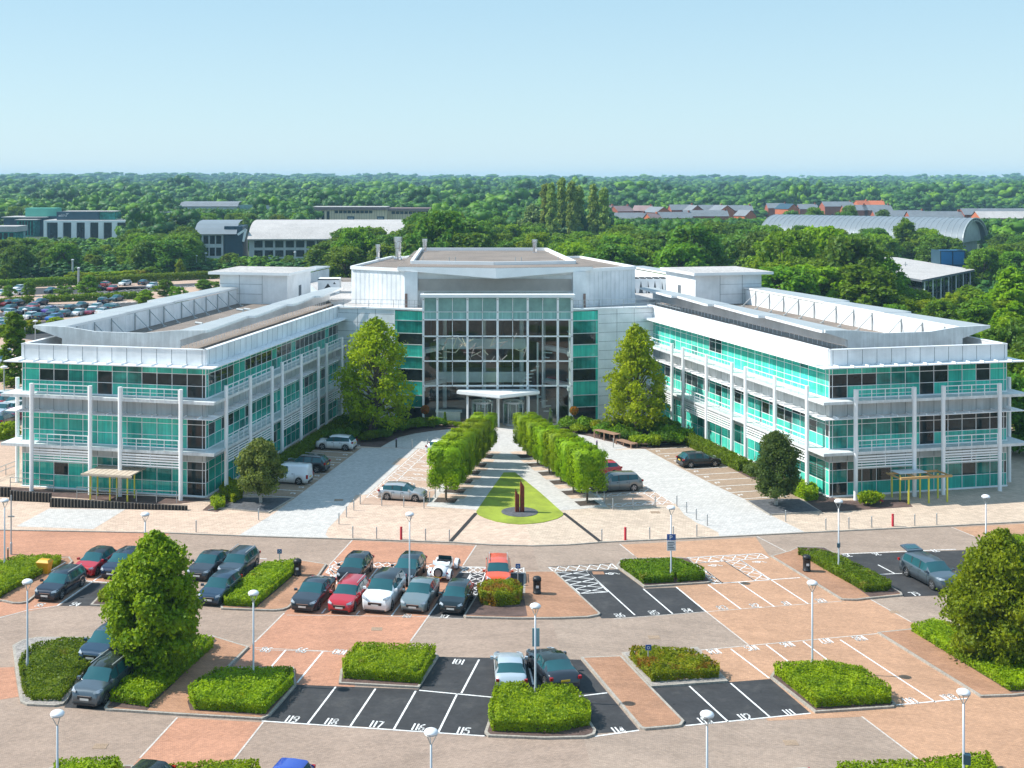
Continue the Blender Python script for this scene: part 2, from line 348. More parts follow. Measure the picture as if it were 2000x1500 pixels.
cc=G(1015,1001); m=MB(); m.lathe([(1.6,.0),(1.6,.075),(1.45,.085),(.001,.09)],(cc.x,cc.y,0),28); m.build('gravel_circle',M['gravel'],kind='structure')
# planting beds
sheetobj('planting_bed','mulch',.017,["P 640,868 743,874 760,864 780,854 810,847 844,842 900,836 830,826 690,822 655,835","P 1090,838 1111,845 1150,852 1179,860 1208,867 1226,875 1260,877 1343,870 1275,830 1165,824",
   "P 470,966 617,873 655,838 640,830 440,955","P 1343,870 1410,905 1460,932 1566,973 1605,1001 1783,990 1770,976 1640,978 1300,830","P 395,997 440,960 476,966 425,1000","P 0,962 100,970 180,975 260,984 352,984 420,975 0,950"])
for s,mt in (("A 1160,508 1240,497 1500,523 1640,440 1350,438 1280,470",'gravel'),("C 725,375 850,366 970,368 1070,425 830,440",'gravel')):
    P=poly(s); b=MB(); b.prism(P,0,.10); b.build('kerb',M['kerb'],kind='structure')
    c=Vector((sum(p[0] for p in P)/len(P),sum(p[1] for p in P)/len(P))); b=MB(); b.sheet([tuple(c+(Vector(p)-c)*.955) for p in P],.106); b.build('gravel_bed',M[mt],kind='structure')
# ---- kerbed islands
def inset(P,d):
    A=sum(P[i][0]*P[(i+1)%len(P)][1]-P[(i+1)%len(P)][0]*P[i][1] for i in range(len(P)))
    if A<0: P=P[::-1]
    out=[]; n=len(P)
    for i in range(n):
        a,b,c=(Vector(P[i-1]),Vector(P[i]),Vector(P[(i+1)%n])); e=(b-a).normalized(); f=(c-b).normalized()
        n1=Vector((-e.y,e.x)); n2=Vector((-f.y,f.x)); k=n1+n2; L=max(.35,(k.length_squared)/2); out.append(tuple(b+k*(d/ L if L>.35 else d)))
    return out
def island(s, fill, name='traffic_island', z=.12):
    P=poly(s); b=MB(); b.prism(P,0,z); b.build('kerb',M['kerb'],kind='structure')
    b=MB(); b.sheet(inset(P,.15),z+.005); b.build(name,M[fill],kind='structure')
def bed(s, fill='mulch', z=.131): sheetobj('planting_bed',fill,z,[s])
island("1 -500,480 0,440 300,405 600,395 850,375 890,430 640,660 420,860 340,925 250,940 150,940 20,912 -500,905",'path'); bed("1 -480,500 250,415 760,420 800,410 440,640 90,830 20,890 -480,890")
island("1 1100,962 1190,870 1400,700 1550,720 1300,972",'mulch')
island("2 690,905 1180,400 1620,345 1990,400 1910,520 1530,930 1450,958 1330,968 1080,960 700,945",'path'); bed("2 705,915 1190,415 1650,370 1670,420 1570,560 1120,948 1080,950")
island("4 405,790 530,590 960,575 968,372 1255,372 1680,765 1665,780 1560,800 1300,810 900,812 430,800",'path'); bed("4 425,785 540,595 962,580 1000,795 900,800")
island("5 15,290 250,470 790,437 830,425 640,232 560,222 60,232",'mulch')
island("5 1325,210 1925,578 6 470,755 580,757 700,742 970,716 960,695 880,650 430,380 300,310 80,305 0,342",'path'); bed("6 70,310 690,735 950,705 880,655 430,385 300,315")
island("7 110,290 200,240 330,215 840,215 900,330 720,560 600,770 560,810 480,825 240,815 180,790 150,600",'stone')
island("D 580,672 700,500 1000,300 1180,268 1390,332 1275,447 1640,445 1655,545 1510,712 1460,736 1000,710 700,690 592,684",'path'); bed("D 600,668 1010,310 1185,275 1210,300 820,690"); bed("D 1045,640 1060,690 1480,722 1640,545 1640,460 1200,460")
island("E 430,500 850,522 952,360 940,345 520,332 440,430",'mulch')
island("E 1190,755 1210,775 1500,787 1720,782 1765,767 1772,745 1650,560 1260,550",'mulch')
island("F -38,322 150,315 285,457 440,615 425,635 400,640 260,652 235,645",'path'); island("F 150,300 287,457 640,432 500,275",'stone')
island("F 832,412 1040,574 1400,550 1412,535 1250,400 860,372",'mulch')
island("F 1325,207 1470,192 1640,150 2200,350 2200,470 1950,497 1800,502",'path'); bed("F 1478,200 1650,158 2190,360 2190,465 1945,488")
island("6 1800,235 2000,385 2300,545 2300,232",'mulch')
island("P 60,1520 100,1502 260,1498 300,1600 20,1700",'mulch'); island("P 1590,1525 1640,1508 1930,1490 2000,1600 1560,1700",'mulch')
# ---- painted lines
ln=MB(); lg=MB()
def L(s,w=.10,mb=None,z=.018):
    k='P'
    for t in s.split():
        if ',' not in t: k=t; continue
        a=[float(x) for x in t.split(',')]
        p=QG(k,a[0],a[1]); q=QG(k,a[2],a[3]); d=(q-p); 
        if d.length<.01: continue
        d.normalize(); r=Vector((-d.y,d.x,0))*w/2
        (mb or ln).face([(x.x,x.y,z) for x in (p+r,p-r,q-r,q+r)])
L("E 30,690,1190,768 415,512,270,703 622,522,492,716 832,533,718,733 1048,548,948,752 1162,370,1070,545 850,530,1240,567 1415,380,1445,500 1670,562,1830,543 155,320,70,418 348,328,215,490 1765,770,1995,738",.11)
L("F 462,448,640,612 652,435,832,590 652,277,830,412 815,258,930,345 985,243,1097,328 1155,235,1595,523 1390,537,1740,505 445,630,1020,573",.11)
L("5 525,465,780,675 795,445,1075,652 1055,425,1360,632 1070,235,1645,607 835,438,1575,385 690,265,920,432 930,240,1190,410 615,215,1240,180 1240,180,1310,218 690,262,930,240 245,480,495,692",.11)
L("4 1545,355,2000,770 1195,322,1780,290 1780,290,1840,338 1195,322,1250,370 1490,570,1750,555 1250,370,1845,345 965,328,965,385 350,320,960,330 430,460,480,375",.10)
L("6 450,358,1420,318 740,533,965,523 760,450,900,523",.11)
L("3 480,930,425,990 890,960,850,1005 1390,870,1280,1020 1840,870,1730,1020 1110,440,985,600 580,350,1780,385 520,410,600,545 1660,455,1620,520",.10)
L("1 1250,580,700,960 980,650,1430,685",.11); L("2 1140,318,1260,326",.1)
# hatching inside quads: corners a,b,c,d (a-b one edge, d-c the other)
def hatch(pts, n, m=None, w=.085, both=True, z=.018):
    a,b,c,d=[Vector((*p,0)) for p in pts]
    def seg(p,q):
        v=(q-p); 
        if v.length<.05: return
        v.normalize(); r=Vector((-v.y,v.x,0))*w/2; ln.face([(x.x,x.y,z) for x in (p+r,p-r,q-r,q+r)])
    for i in range(n):
        t0,t1=i/n,(i+1)/n
        seg(a.lerp(b,t0),d.lerp(c,t1))
        if both: seg(d.lerp(c,t0),a.lerp(b,t1))
    seg(a,b); seg(d,c)
hatch(poly("4 1195,322 1780,290 1845,345 1250,370"),6); hatch(poly("4 1255,372 1490,570 1750,555 1548,355"),5)
hatch(poly("5 615,217 1240,182 1310,218 690,262"),6); hatch(poly("5 930,242 1190,410 1320,403 1070,237"),4); hatch(poly("5 690,265 835,438 920,432 760,310"),4)
hatch(poly("4 480,372 425,585 530,585 612,372"),5); hatch(poly("4 370,325 960,330 960,380 370,375"),7); hatch(poly("3 580,350 1780,385 1760,440 540,410"),11); hatch(poly("3 540,412 480,490 600,640 700,412"),3)
# courtyard: edge hatch strip and bays across, both sides
def court(sgn):
    U,V=(UL,VL) if sgn<0 else (UR*-1,VR)
    A=G(712,972) if sgn<0 else G(1320,984)
    H=[];n=6
    e=[(A+V*t) for t in (0,21.3)]; hatch([tuple(p.xy) for p in (e[0]+U*.15,e[1]+U*.15,e[1]+U*1.3,e[0]+U*1.3)],15,w=.08)
    for i in range(n):
        t=.2+3.6*i
        hatch([tuple((A+V*t+U*x).xy) for x in (1.3,6.1)]+[tuple((A+V*(t+1.0)+U*x).xy) for x in (6.1,1.3)],5,w=.08)
        if 0<i: symbol(A+V*(t+2.3)+U*2.6,.0 if sgn<0 else math.pi,U,V,.5)
def disc(c,r,U,V,w=.07,n=14,z=.018):
    for i in range(n):
        a0,a1=2*math.pi*i/n,2*math.pi*(i+1)/n
        q=[c+(U*math.cos(a)+V*math.sin(a))*rr for a,rr in ((a0,r),(a1,r),(a1,r-w),(a0,r-w))]; ln.face([(p.x,p.y,z) for p in q])
def stroke(c,pts,U,V,w=.08,z=.019,mb=None):
    P=[c+U*a+V*b for a,b in pts]
    for p,q in zip(P,P[1:]):
        d=(q-p)
        if d.length<.001: continue
        d.normalize(); r=Vector((-d.y,d.x,0))*w/2; p2=p-d*w*.3; q2=q+d*w*.3
        (mb or ln).face([(x.x,x.y,z) for x in (p2+r,p2-r,q2-r,q2+r)])
def symbol(c,ang,U,V,s=.5):                       # wheelchair mark
    disc(c,s*.55,V,-U,.09); stroke(c,[(x*s,y*s) for x,y in ((0,0),(-.0,.2),(.9,.2),(1.25,-.55),(1.5,-.45))],U,V,.09)
    disc(c+U*(-s*.75)+V*(s*.2),s*.22,U,V,.1)
court(-1); court(1)
for k,x,y in (('5',840,282),('5',1215,252),('4',1775,385)): symbol(QG(k,x,y),0,UR,VR,.42)
# bays beside the wings
for sgn,a0 in ((-1,G(574,974)),(1,G(1460,978))):
    U,V=(UL*-1,VL) if sgn<0 else (UR,VR)
    for i in range(0,10 if sgn<0 else 11):
        c=(a0 if sgn<0 else G(1392,946)-V*6.0)+V*(2.35*i+.4)
        stroke(c,[(.1,0),(4.6,0)],U,V,.11)
        stroke(c+V*1.1,[(.5,0),(.5,.35),(.9,.1),(.9,.5)],U,V,.09)
        stroke(c+V*1.5,[(.5,0),(1.0,.1)],U,V,.08)
# stencilled bay numbers
DG={'0':[[(0,.15),(0,.85),(.15,1),(.45,1),(.6,.85),(.6,.15),(.45,0),(.15,0),(0,.15)]],'1':[[(.3,0),(.3,1)]],
 '2':[[(0,.8),(.12,1),(.48,1),(.6,.8),(.55,.55),(0,.05),(0,0),(.62,0)]],'3':[[(0,.9),(.15,1),(.45,1),(.6,.85),(.6,.62),(.4,.52),(.6,.42),(.6,.15),(.45,0),(.15,0),(0,.12)]],
 '4':[[(.45,0),(.45,1),(0,.32),(.62,.32)]],'5':[[(.6,1),(.05,1),(0,.55),(.42,.6),(.6,.42),(.6,.15),(.45,0),(.12,0),(0,.1)]],
 '6':[[(.5,1),(.15,.85),(0,.45),(0,.15),(.15,0),(.45,0),(.6,.15),(.6,.4),(.45,.52),(.05,.45)]],'7':[[(0,1),(.6,1),(.25,0)]],
 '8':[[(.3,.53),(.05,.68),(.05,.88),(.2,1),(.42,1),(.57,.88),(.57,.68),(.3,.53),(0,.35),(0,.12),(.15,0),(.45,0),(.6,.12),(.6,.35),(.3,.53)]],
 '9':[[(.1,0),(.45,.12),(.6,.55),(.6,.85),(.45,1),(.15,1),(0,.85),(0,.62),(.15,.48),(.57,.55)]]}
def number(txt,k,x,y,side,flip=False,h=.72):
    c=QG(k,x,y); U,V=(UL,VL) if side<0 else (UR,VR)
    if flip: U,V=U*-1,V*-1
    wds=[.30 if ch=='1' else .52 for ch in txt]; W=sum(wds)*h/ .72*.62; xx=-W/2
    for ch,wd in zip(txt,wds):
        w=wd*h/.72*.62
        for st in DG[ch]:
            o=xx+(w*.08 if ch!='1' else w*.5-.3*h*.52)
            stroke(c,[(o+a*h*.52,(b-.5)*h) for a,b in st],U,V,.095)
        xx+=w+.02
for t in "119,188,680 118,392,693 117,627,707 116,845,722 115,1080,740".split():
    a=t.split(','); number(a[0],'E',float(a[1]),float(a[2]),-1)
number('114','E',1888,738,1); number('101','E',1053,381,-1)
for a,x,y in (('98',52,318),('99',238,321),('100',437,330)): number(a,'E',x,y,-1,True)
for a,x,y,f in (('113',533,607,0),('112',717,590,0),('111',920,570,0),('110',1478,517,0),('109',1655,500,0),('104',575,289,1),('105',748,272,1),('106',912,256,1),('107',1088,240,1),('108',1246,228,1)): number(a,'F',x,y,1,bool(f))
for a,x,y in (('86',45,705),('85',335,682),('84',620,662),('83',915,640),('82',1195,622),('81',1460,603),('80',1755,580)): number(a,'5',x,y,1)
number('79','6',1075,697,1)
for a,x,y in (('75',500,370),('76',745,358),('77',1240,330)): number(a,'6',x,y,1,True,.6)
number('94','1',925,940,-1); number('95','1',490,950,-1,h=.6); number('88','3',1470,1022,-1,h=.6); number('87','3',1930,1027,-1,h=.6)
# worn yellow dashes
ln.build('bay_markings',M['line'],kind='structure')
L("3 800,95,520,400 1740,1010,1510,1330 P 514,1411,448,1495 346,1402,273,1481 2 1470,985,1110,1340 4 525,120,400,310 5 45,100,165,195 1210,35,1560,215 780,675,1140,957 6 700,745,1040,935 1385,130,1580,210 8 1040,545,1385,805 F 510,283,1325,207 1 0,1105,350,1010 350,1010,700,960",.10,lg,.016)
L("3 0,1010,1740,1030 3 1740,1030,2000,1045 2 1110,1410,2000,1450 E 0,318,490,330 5 0,735,1930,585 4 80,795,405,800",.07,lg,.0165)
lg.build('paving_joint_line',M['linegrey'],kind='structure')
# ================================================================ the office building
BLD=thing('office_building',(X0,112,0),0,'three-storey white and turquoise glass office building with two splayed wings round a central glazed atrium','office building')
off=-Vector((X0,112,0))
def bb(mb,name,mats,parent=None,smooth=False,**kw):   # geometry is written in world metres; shift it to the building's base
    mb.v=[(x-X0,y-112,z) for x,y,z in mb.v]
    o=mb.build(name,mats,parent or BLD,smooth,**kw)
    return o
GM=['teal','teal2','teal3','glassdark','glassmid','white','pale','pale2']
GMI={n:i for i,n in enumerate(GM)}
ST3=[(.12,3.2),(4.4,7.3),(9.05,11.9)]
rr=random.Random(3)
def pick(kind,s,row,i):
    r=rr.random(); T=['teal','teal','teal2','teal3'][rr.randrange(4)]
    if kind=='Lf':
        if s==2:
            if row==1: return 'glassdark' if i in (0,1,2,3,6,9,10) else ('glassmid' if i in (4,5,8) else T)
            if row==0: return 'glassdark' if i in (0,6) else T
            return 'glassmid' if i in (4,5) else T
        if i==0: return 'glassdark'
        if s==1: return 'teal3' if r<.35 else 'teal'
        if s==0 and row==1 and i==9: return 'glassdark'
        if s==0 and 2<=i<=6 and row>0: return 'glassmid'
        return 'teal3' if r<.3 else 'teal'
    if kind=='Rf':
        if s==2:
            if row==1: return 'glassdark' if i in (0,1,2,6,7,10) else ('glassmid' if i in (3,4,5) else T)
            if row==2: return 'glassdark' if i in (6,7,10) else ('glassmid' if i in (4,5) else T)
            return 'glassdark' if i in (0,6) else T
        if s==1:
            if i==0: return 'glassmid'
            if i>=6 and row>0: return 'glassdark'
            if i==6: return 'glassdark'
            return 'glassmid' if row>0 else 'teal'
        if row==0: return 'teal3' if i else 'glassdark'
        return 'glassmid' if r<.8 else 'glassdark'
    if kind=='Ls':
        if row==1: return 'glassdark' if (s==2 and r<.6) or r<.12 else ('glassmid' if r<.4 else 'teal3')
        if row==2: return 'teal3' if r<.6 else 'glassmid'
        return 'teal3' if r<.75 else 'glassmid'
    if kind=='Rs':
        if s==2: return 'glassdark' if i in (14,15) and row>0 else ('teal2' if r<.45 else ('teal' if r<.93 else 'glassmid'))
        if s==1: return ('glassdark' if r<.45 else 'glassmid') if row>0 else ('teal2' if r<.6 else 'teal')
        return ('glassmid' if r<.6 else 'teal') if row>0 else ('teal2' if r<.4 else 'teal')
    return 'teal3' if r<.6 else 'glassmid'
def facade(Mx,W,kind,cuts,label):
    n=int(W/1.5+.01); e=(W-n*1.5)/2; mod=[e+1.5*i for i in range(n+1)]
    for s,(z0,z1) in enumerate(ST3):
        h=z1-z0; zr=[z0,z0+h*.38,z0+h*.76,z1]
        cw=MB()
        for x in [0]+mod+[W]: cw.box(x-.024,x+.024,0,.045,z0,z1,Mx)
        for z in zr: cw.box(0,W,.001,.035,z-.024,z+.024,Mx)
        cw.box(0,W,.0,.16,z0-.1,z0-.02,Mx)
        c=bb(cw,'curtain_wall',M['white'])
        edges=[-1]+cuts+[W+1]
        for a,b in zip(edges,edges[1:]):
            w=MB()
            for i in range(-1,n+1):
                x0=mod[i] if i>=0 else 0; x1=mod[i+1] if i<n else W
                if i==n: x0=mod[n]
                if x1-x0<.05 or not (a<=(x0+x1)/2<b): continue
                for r in range(3):
                    zz0,zz1=zr[r],zr[r+1]; mt=pick(kind,s,r,max(0,i))
                    y=.02 if mt not in('glassdark',) else .0
                    w.face([Mx@Vector(p) for p in ((x0+.03,y,zz0+.03),(x1-.03,y,zz0+.03),(x1-.03,y,zz1-.03),(x0+.03,y,zz1-.03))],GMI[mt])
            bb(w,'window',[M[g] for g in GM],c)
    sp=MB()
    for z0,z1 in ((0,.02),(3.24,4.36),(7.34,8.95)): sp.box(0,W,-.05,.05,z0,z1,Mx)
    for x in mod:
        for z0,z1 in ((3.3,4.3),(7.4,8.9)): sp.box(x-.02,x+.02,.05,.055,z0,z1,Mx,1)
    bb(sp,'spandrel_panel',[M['panel_grey'],M['joint']])
    pp=MB(); pp.box(0,W,-.25,.12,11.98,13.45,Mx); pp.box(-.02,W+.02,-.3,.16,13.45,13.53,Mx)
    for x in mod: pp.box(x-.02,x+.02,.12,.126,12.0,13.44,Mx,1)
    bb(pp,'parapet',[M['panel'],M['joint']])
W,LV=18.6,41.7
WF={}
for sg,nm in ((-1,'L'),(1,'R')):
    o=Vector((X0+sg*28.5,112.3,0)); u=Vector((sg*CT,ST,0)); v=Vector((-sg*ST,CT,0)); WF[sg]=frame(o,u,v)
    Wm=WF[sg]
    Mf=frame(o,u,-v); Ms=frame(o,v,-u); Mo=frame(o+u*W,v,u)
    b=MB(); b.prism([(.1,.1),(W-.1,.1),(W-.1,60),(11,60),(11,44),(.1,LV+2)],0,12.6,0,None,Wm); b.prism([(8,60),(W-1,60),(W-1,93),(8,93)],0,12.6,0,None,Wm)
    bb(b,'wall',M['panel_grey'])
    b=MB(); b.sheet([(.1,.1),(W-.1,.1),(W-.1,60),(.1,60)],12.62); b.sheet([(6,60.02),(W-1,60.02),(W-1,93),(6,93)],12.62)
    b.v=[tuple(Wm@Vector(p)) for p in b.v]; bb(b,'roof',M['roof'])
    facade(Mf,W,nm+'f',[1.8,7.8,10.8,16.8],'')
    facade(Ms,LV,nm+'s',[1.42,7.4,13.4,16.4,22.4,28.4,31.4,37.4],'')
    facade(Mo,LV+18,'o',[8,16,24,32,40,48],'')
    # decks and sun canopies
    for z,ov,th,nme in ((4.10,1.42,.26,'deck'),(8.72,1.42,.26,'deck'),(7.28,1.15,.07,'sun_canopy'),(11.92,1.25,.10,'sun_canopy')):
        b=MB(); zi=z+(0 if nme=='deck' else .0)
        b.prism([(-ov,-ov),(W+ov,-ov),(W+ov,LV),(W+.17,LV),(W+.17,-.17),(-.17,-.17),(-.17,LV),(-ov,LV)],z,z+th,0,None,Wm,True)
        if nme=='sun_canopy':
            for i in range(13): b.box(.3+1.5*i-.04,.3+1.5*i+.04,-ov+.05,-.15,z+th,z+th+.14,Wm)
            for i in range(28): b.box(-ov+.05,-.15,.3+1.5*i-.04,.3+1.5*i+.04,z+th,z+th+.14,Wm)
        bb(b,nme,M['white' if nme=='sun_canopy' else 'panel_dull'])
    # front and side columns, balcony rails, louvre blades
    cf=[(x,-1.42) for x in (1.8,7.8,10.8,16.8)]; cs=[(-1.42,y) for y in (1.42,7.4,13.4,16.4,22.4,28.4,31.4,37.4)]; co=[(W+1.42,y) for y in (1.42,7.4,13.4,16.4)]
    for x,y in cf+cs+co:
        b=MB(); p=Wm@Vector((x,y,0)); b.tube(p,p+Vector((0,0,10.05)),.19,n=14); bb(b,'column',M['white'])
    def bays(P,step):
        for a,c in P:
            for z in (4.36,8.98):
                b=MB(); A=Vector((*a,z)); B=Vector((*c,z)); d=(B-A).normalized(); A+=d*.25; B-=d*.25
                for hh,w_ in ((1.02,.07),(.62,.035),(.32,.035)): b.bar(Wm@(A+Vector((0,0,hh))),Wm@(B+Vector((0,0,hh))),w_)
                for i in range(5): p=A.lerp(B,i/4); b.bar(Wm@p,Wm@(p+Vector((0,0,1.02))),.06)
                bb(b,'balcony_railing',M['white'])
            b=MB(); A=Vector((*a,0)); B=Vector((*c,0)); d=(B-A).normalized(); A+=d*.2; B-=d*.2
            for i in range(5): z=2.95+.24*i; b.bar(Wm@(A+Vector((0,0,z))),Wm@(B+Vector((0,0,z))),.05,.12)
            m_=A.lerp(B,.5); b.bar(Wm@(m_+Vector((0,0,2.9))),Wm@(m_+Vector((0,0,4.05))),.06)
            bb(b,'louvre_blades',M['white'])
    bays([(cf[0],cf[1]),(cf[2],cf[3])],0); bays([(cs[0],cs[1]),(cs[1],cs[2]),(cs[3],cs[4]),(cs[4],cs[5]),(cs[6],cs[7])],0)
    # roof screen: front fascia, long walls, fins in three steps, struts
    b=MB(); fr=[(19.7,14.8),(19.7,14.55),(16.6,13.6),(16.6,12.6),(4.2,12.6),(4.2,13.8),(1.8,14.55),(1.8,14.8),(4.6,14.72),(8,14.35),(13,14.35),(16,14.72)]
    for y in (3.7,3.95): b.face([Wm@Vector((x,y,z)) for x,z in fr])
    for (xa,za),(xb,zb) in zip(fr,fr[1:]+fr[:1]): b.face([Wm@Vector(q) for q in ((xa,3.7,za),(xb,3.7,zb),(xb,3.95,zb),(xa,3.95,za))])
    bb(b,'roof_screen',M['panel_dull'])
    for x0,nmx in ((16.5,'o'),(4.2,'i')):
        segs=[(3.95,16.5),(16.5,28.5),(28.5,38.5 if x0<10 else 48)]+([(58.2,72),(72,88)] if x0>10 else [(38.5,50)])
        for k,(ya,yb) in enumerate(segs):
            xx=x0
            b=MB(); b.box(xx-.08,xx+.08,ya,yb,12.6 if x0>10 else 13.2,14.5,Wm)
            for q in range(int((yb-ya)/.9)): b.box(xx-.1 if x0>10 else xx+.06,xx-.06 if x0>10 else xx+.1,ya+.9*q,ya+.9*q+.03,12.7,14.4,Wm)
            bb(b,'roof_screen',M['panel'])
            o1,o2=(3.3,2.4) if x0>10 else (-2.5,-1.7)
            b=MB(); P=[(xx-.1*(1 if x0>10 else -1),ya),(xx+o1,ya+.15),(xx+o1*1.02,ya+1),(xx+o2,yb+.4),(xx-.1*(1 if x0>10 else -1),yb+.4)]
            b.prism(P,14.5+.04*k,14.74+.04*k,0,1,Wm,True); bb(b,'roof_fin',[M['white'],M['fin_top']])
            y=ya+2.2
            while y<yb and k<4:
                b=MB(); s=-1 if x0>10 else 1
                if x0>10:
                    b.box(xx-.2,xx-.08,y-.06,y+.06,12.6,14.5,Wm); b.bar(Wm@Vector((xx-.2,y,14.3)),Wm@Vector((xx-2.0,y-.1,12.7)),.08); b.box(xx-2.15,xx-1.8,y-.25,y+.1,12.6,12.75,Wm)
                    bb(b,'strut',M['galv'])
                y+=3.6
    # penthouse plant room
    b=MB(); b.prism([(8.9,47.6),(20.3,47.6),(20.3,58.6),(8.9,58.6)],16.5,16.85,0,1,Wm,True); bb(b,'plant_room_roof',[M['white'],M['roof_pale']])
    b=MB(); b.box(9.5,19.0,48.5,58,12.6,16.5,Wm)
    for z in (13.9,15.2): b.box(13,18.98,48.47,48.495,z,z+.03,Wm,1)
    for x in (13.0,16.2): b.box(x,x+.03,48.47,48.497,12.7,16.4,Wm,1)
    b.box(9.47,9.496,53,54,12.7,14.8,Wm,1)
    bb(b,'plant_room',[M['panel'],M['joint']])
# roof pipes on the left wing
Wm=WF[-1]
for (x,y,kk) in ((7.2,20,0),(8.6,19.0,0),(6.0,22.5,1),(9.5,33,2),(8.8,33.6,2)):
    b=MB(); p=[Vector((x,y,12.6)),Vector((x,y,13.5)),Vector((x+(.9 if kk!=1 else 2.2),y+.2,13.55))]
    b.tube(Wm@p[0],Wm@p[1],.14); b.tube(Wm@p[1],Wm@p[2],.14)
    if kk==1: b.tube(Wm@p[2],Wm@(p[2]-Vector((0,0,.9))),.14)
    bb(b,'vent_pipe',M['galv'])
# chillers
b=MB(); c=Vector((X0-22.2,171,12.65))
for i in (0,1): b.box(c.x-1.5,c.x+1.5,c.y+i*3.0,c.y+i*3+.15,c.z+.2,c.z+2.6)
b.box(c.x-1.5,c.x+1.5,c.y,c.y+3,c.z+2.45,c.z+2.6); b.box(c.x-1.5,c.x+1.5,c.y,c.y+3,c.z,c.z+.3)
b.face([(c.x-.1,c.y-.02,c.z+2.0),(c.x-1.1,c.y-.02,c.z+.6),(c.x+.9,c.y-.02,c.z+.6)],1); b.face([(c.x+.8,c.y-.02,c.z+2.2),(c.x+.6,c.y-.02,c.z+1.9),(c.x+1.0,c.y-.02,c.z+1.9)],1)
bb(b,'chiller',[M['panel'],M['dark']])
b=MB(); c=Vector((X0+20.2,171,12.65)); b.box(c.x,c.x+5.8,c.y,c.y+2.4,c.z+2.3,c.z+2.6,mi=0)
for i in range(12): b.lathe([(.42,.0),(.42,.12),(.001,.12)],(c.x+.5+.95*(i%6),c.y+.6+1.2*(i//6),c.z+2.6),12,1)
for i in range(6): x=c.x+.1+.97*i; b.face([(x,c.y-.01,c.z+2.3),(x+.95,c.y-.01,c.z+2.3),(x+.62,c.y-.01,c.z+.4),(x+.33,c.y-.01,c.z+.4)],0)
b.box(c.x+.1,c.x+5.7,c.y+.1,c.y+2.3,c.z,c.z+2.3,mi=2)
for i in range(4): b.box(c.x-.08+1.95*i,c.x+.04+1.95*i,c.y-.12,c.y-.02,c.z,c.z+2.4,mi=0)
bb(b,'chiller',[M['panel'],M['dark'],M['joint']])
# ---- inner corner walls and turquoise strips beside the atrium
for sg in (-1,1):
    Wm=WF[sg]; a=Wm@Vector((0,LV-1.6,0)); a.z=0; cpt=Vector((X0+sg*12.3,149.0,0)); d=Vector((X0+sg*8.9,148.2,0))
    e=(cpt-a).normalized(); nrm=Vector((e.y,-e.x,0)); nrm=nrm if nrm.y<0 else -nrm; Mw=frame(a,e,nrm); Lw=(cpt-a).length
    b=MB(); b.box(0,Lw,-.3,0,0,13.3,Mw); b.box(-.5,Lw+4,-.6,.1,13.3,13.5,Mw)
    for z in [1.1*i+.6 for i in range(12)]: b.box(0,Lw,0,.006,z,z+.035,Mw,1)
    for x in (Lw*.35,Lw*.66): b.box(x,x+.035,0,.008,0,13.3,Mw,1)
    bb(b,'wall',[M['panel'],M['joint']])
    e2=(d-cpt).normalized(); n2=Vector((e2.y,-e2.x,0)); n2=n2 if n2.y<0 else -n2; Mt=frame(cpt,e2,n2); Lt=(d-cpt).length
    b=MB(); rows=[(0,1.6,'glassdark'),(1.6,3.0,'glassmid'),(3.05,4.7,'teal'),(4.75,6.2,'glassdark'),(6.2,7.6,'glassmid'),(7.65,9.1,'teal'),(9.15,10.5,'glassdark'),(10.5,12.0,'glassmid'),(12.05,13.2,'teal')]
    for z0,z1,mt in rows:
        b.face([Mt@Vector(p) for p in ((0.3,0,z0),(Lt,0,z0),(Lt,0,z1-.05),(.3,0,z1-.05))],GMI[mt]); b.face([Mt@Vector(p) for p in ((0,0,z0),(.28,0,z0),(.28,0,z1),(0,0,z1))],1)
    cw=MB()
    for z0,z1,mt in rows: cw.box(0,Lt,.005,.06,z0-.03,z0+.03,Mt)
    cw.box(-.08,.0,-.2,.08,0,13.3,Mt); cc_=bb(cw,'curtain_wall',M['white']); bb(b,'window',[M[g_] for g_ in GM],cc_)
    b=MB(); b.box(0,Lt,-.5,-.05,0,13.2,Mt); bb(b,'wall',M['panel_grey'])
# ---- atrium
AX,AY=8.85,146.5
MG,t,bs,o=nt('atrium_glass'); t.nodes.remove(bs)
tr=t.nodes.new('ShaderNodeBsdfTransparent'); tr.inputs[0].default_value=(.80,.90,.88,1); gl=t.nodes.new('ShaderNodeBsdfGlossy'); gl.inputs[0].default_value=(.75,.85,.85,1); gl.inputs['Roughness'].default_value=.02
fr_=t.nodes.new('ShaderNodeFresnel'); fr_.inputs[0].default_value=1.3; mx=t.nodes.new('ShaderNodeMixShader'); ad=t.nodes.new('ShaderNodeMath'); ad.operation='ADD'; ad.inputs[1].default_value=.05
t.links.new(fr_.outputs[0],ad.inputs[0]); t.links.new(ad.outputs[0],mx.inputs[0]); t.links.new(tr.outputs[0],mx.inputs[1]); t.links.new(gl.outputs[0],mx.inputs[2]); t.links.new(mx.outputs[0],o.inputs[0]); M['aglass']=MG
XS=[-AX,-7.18,-3.59,0,3.59,7.18,AX]; ZS=[0,4.5,7.44,10.4,12.37]
fr=MB()
for x in XS: fr.box(X0+x-.13,X0+x+.13,AY-.12,AY+.25,0,15.0)
for x in (-5.38,-1.8,1.8,5.38): fr.box(X0+x-.03,X0+x+.03,AY-.05,AY+.05,4.5,15.0)
for z in ZS[1:]: fr.box(X0-AX,X0+AX,AY-.09,AY+.1,z-.08,z+.08)
fr.box(X0-AX,X0+AX,AY-.05,AY+.05,13.27,13.33)
fr.box(X0-AX-.35,X0+AX+.35,AY-.4,AY+.9,15.05,15.4)
for x in XS: fr.box(X0+x-.06,X0+x+.06,AY+.9,AY+5.2,14.9,15.1)
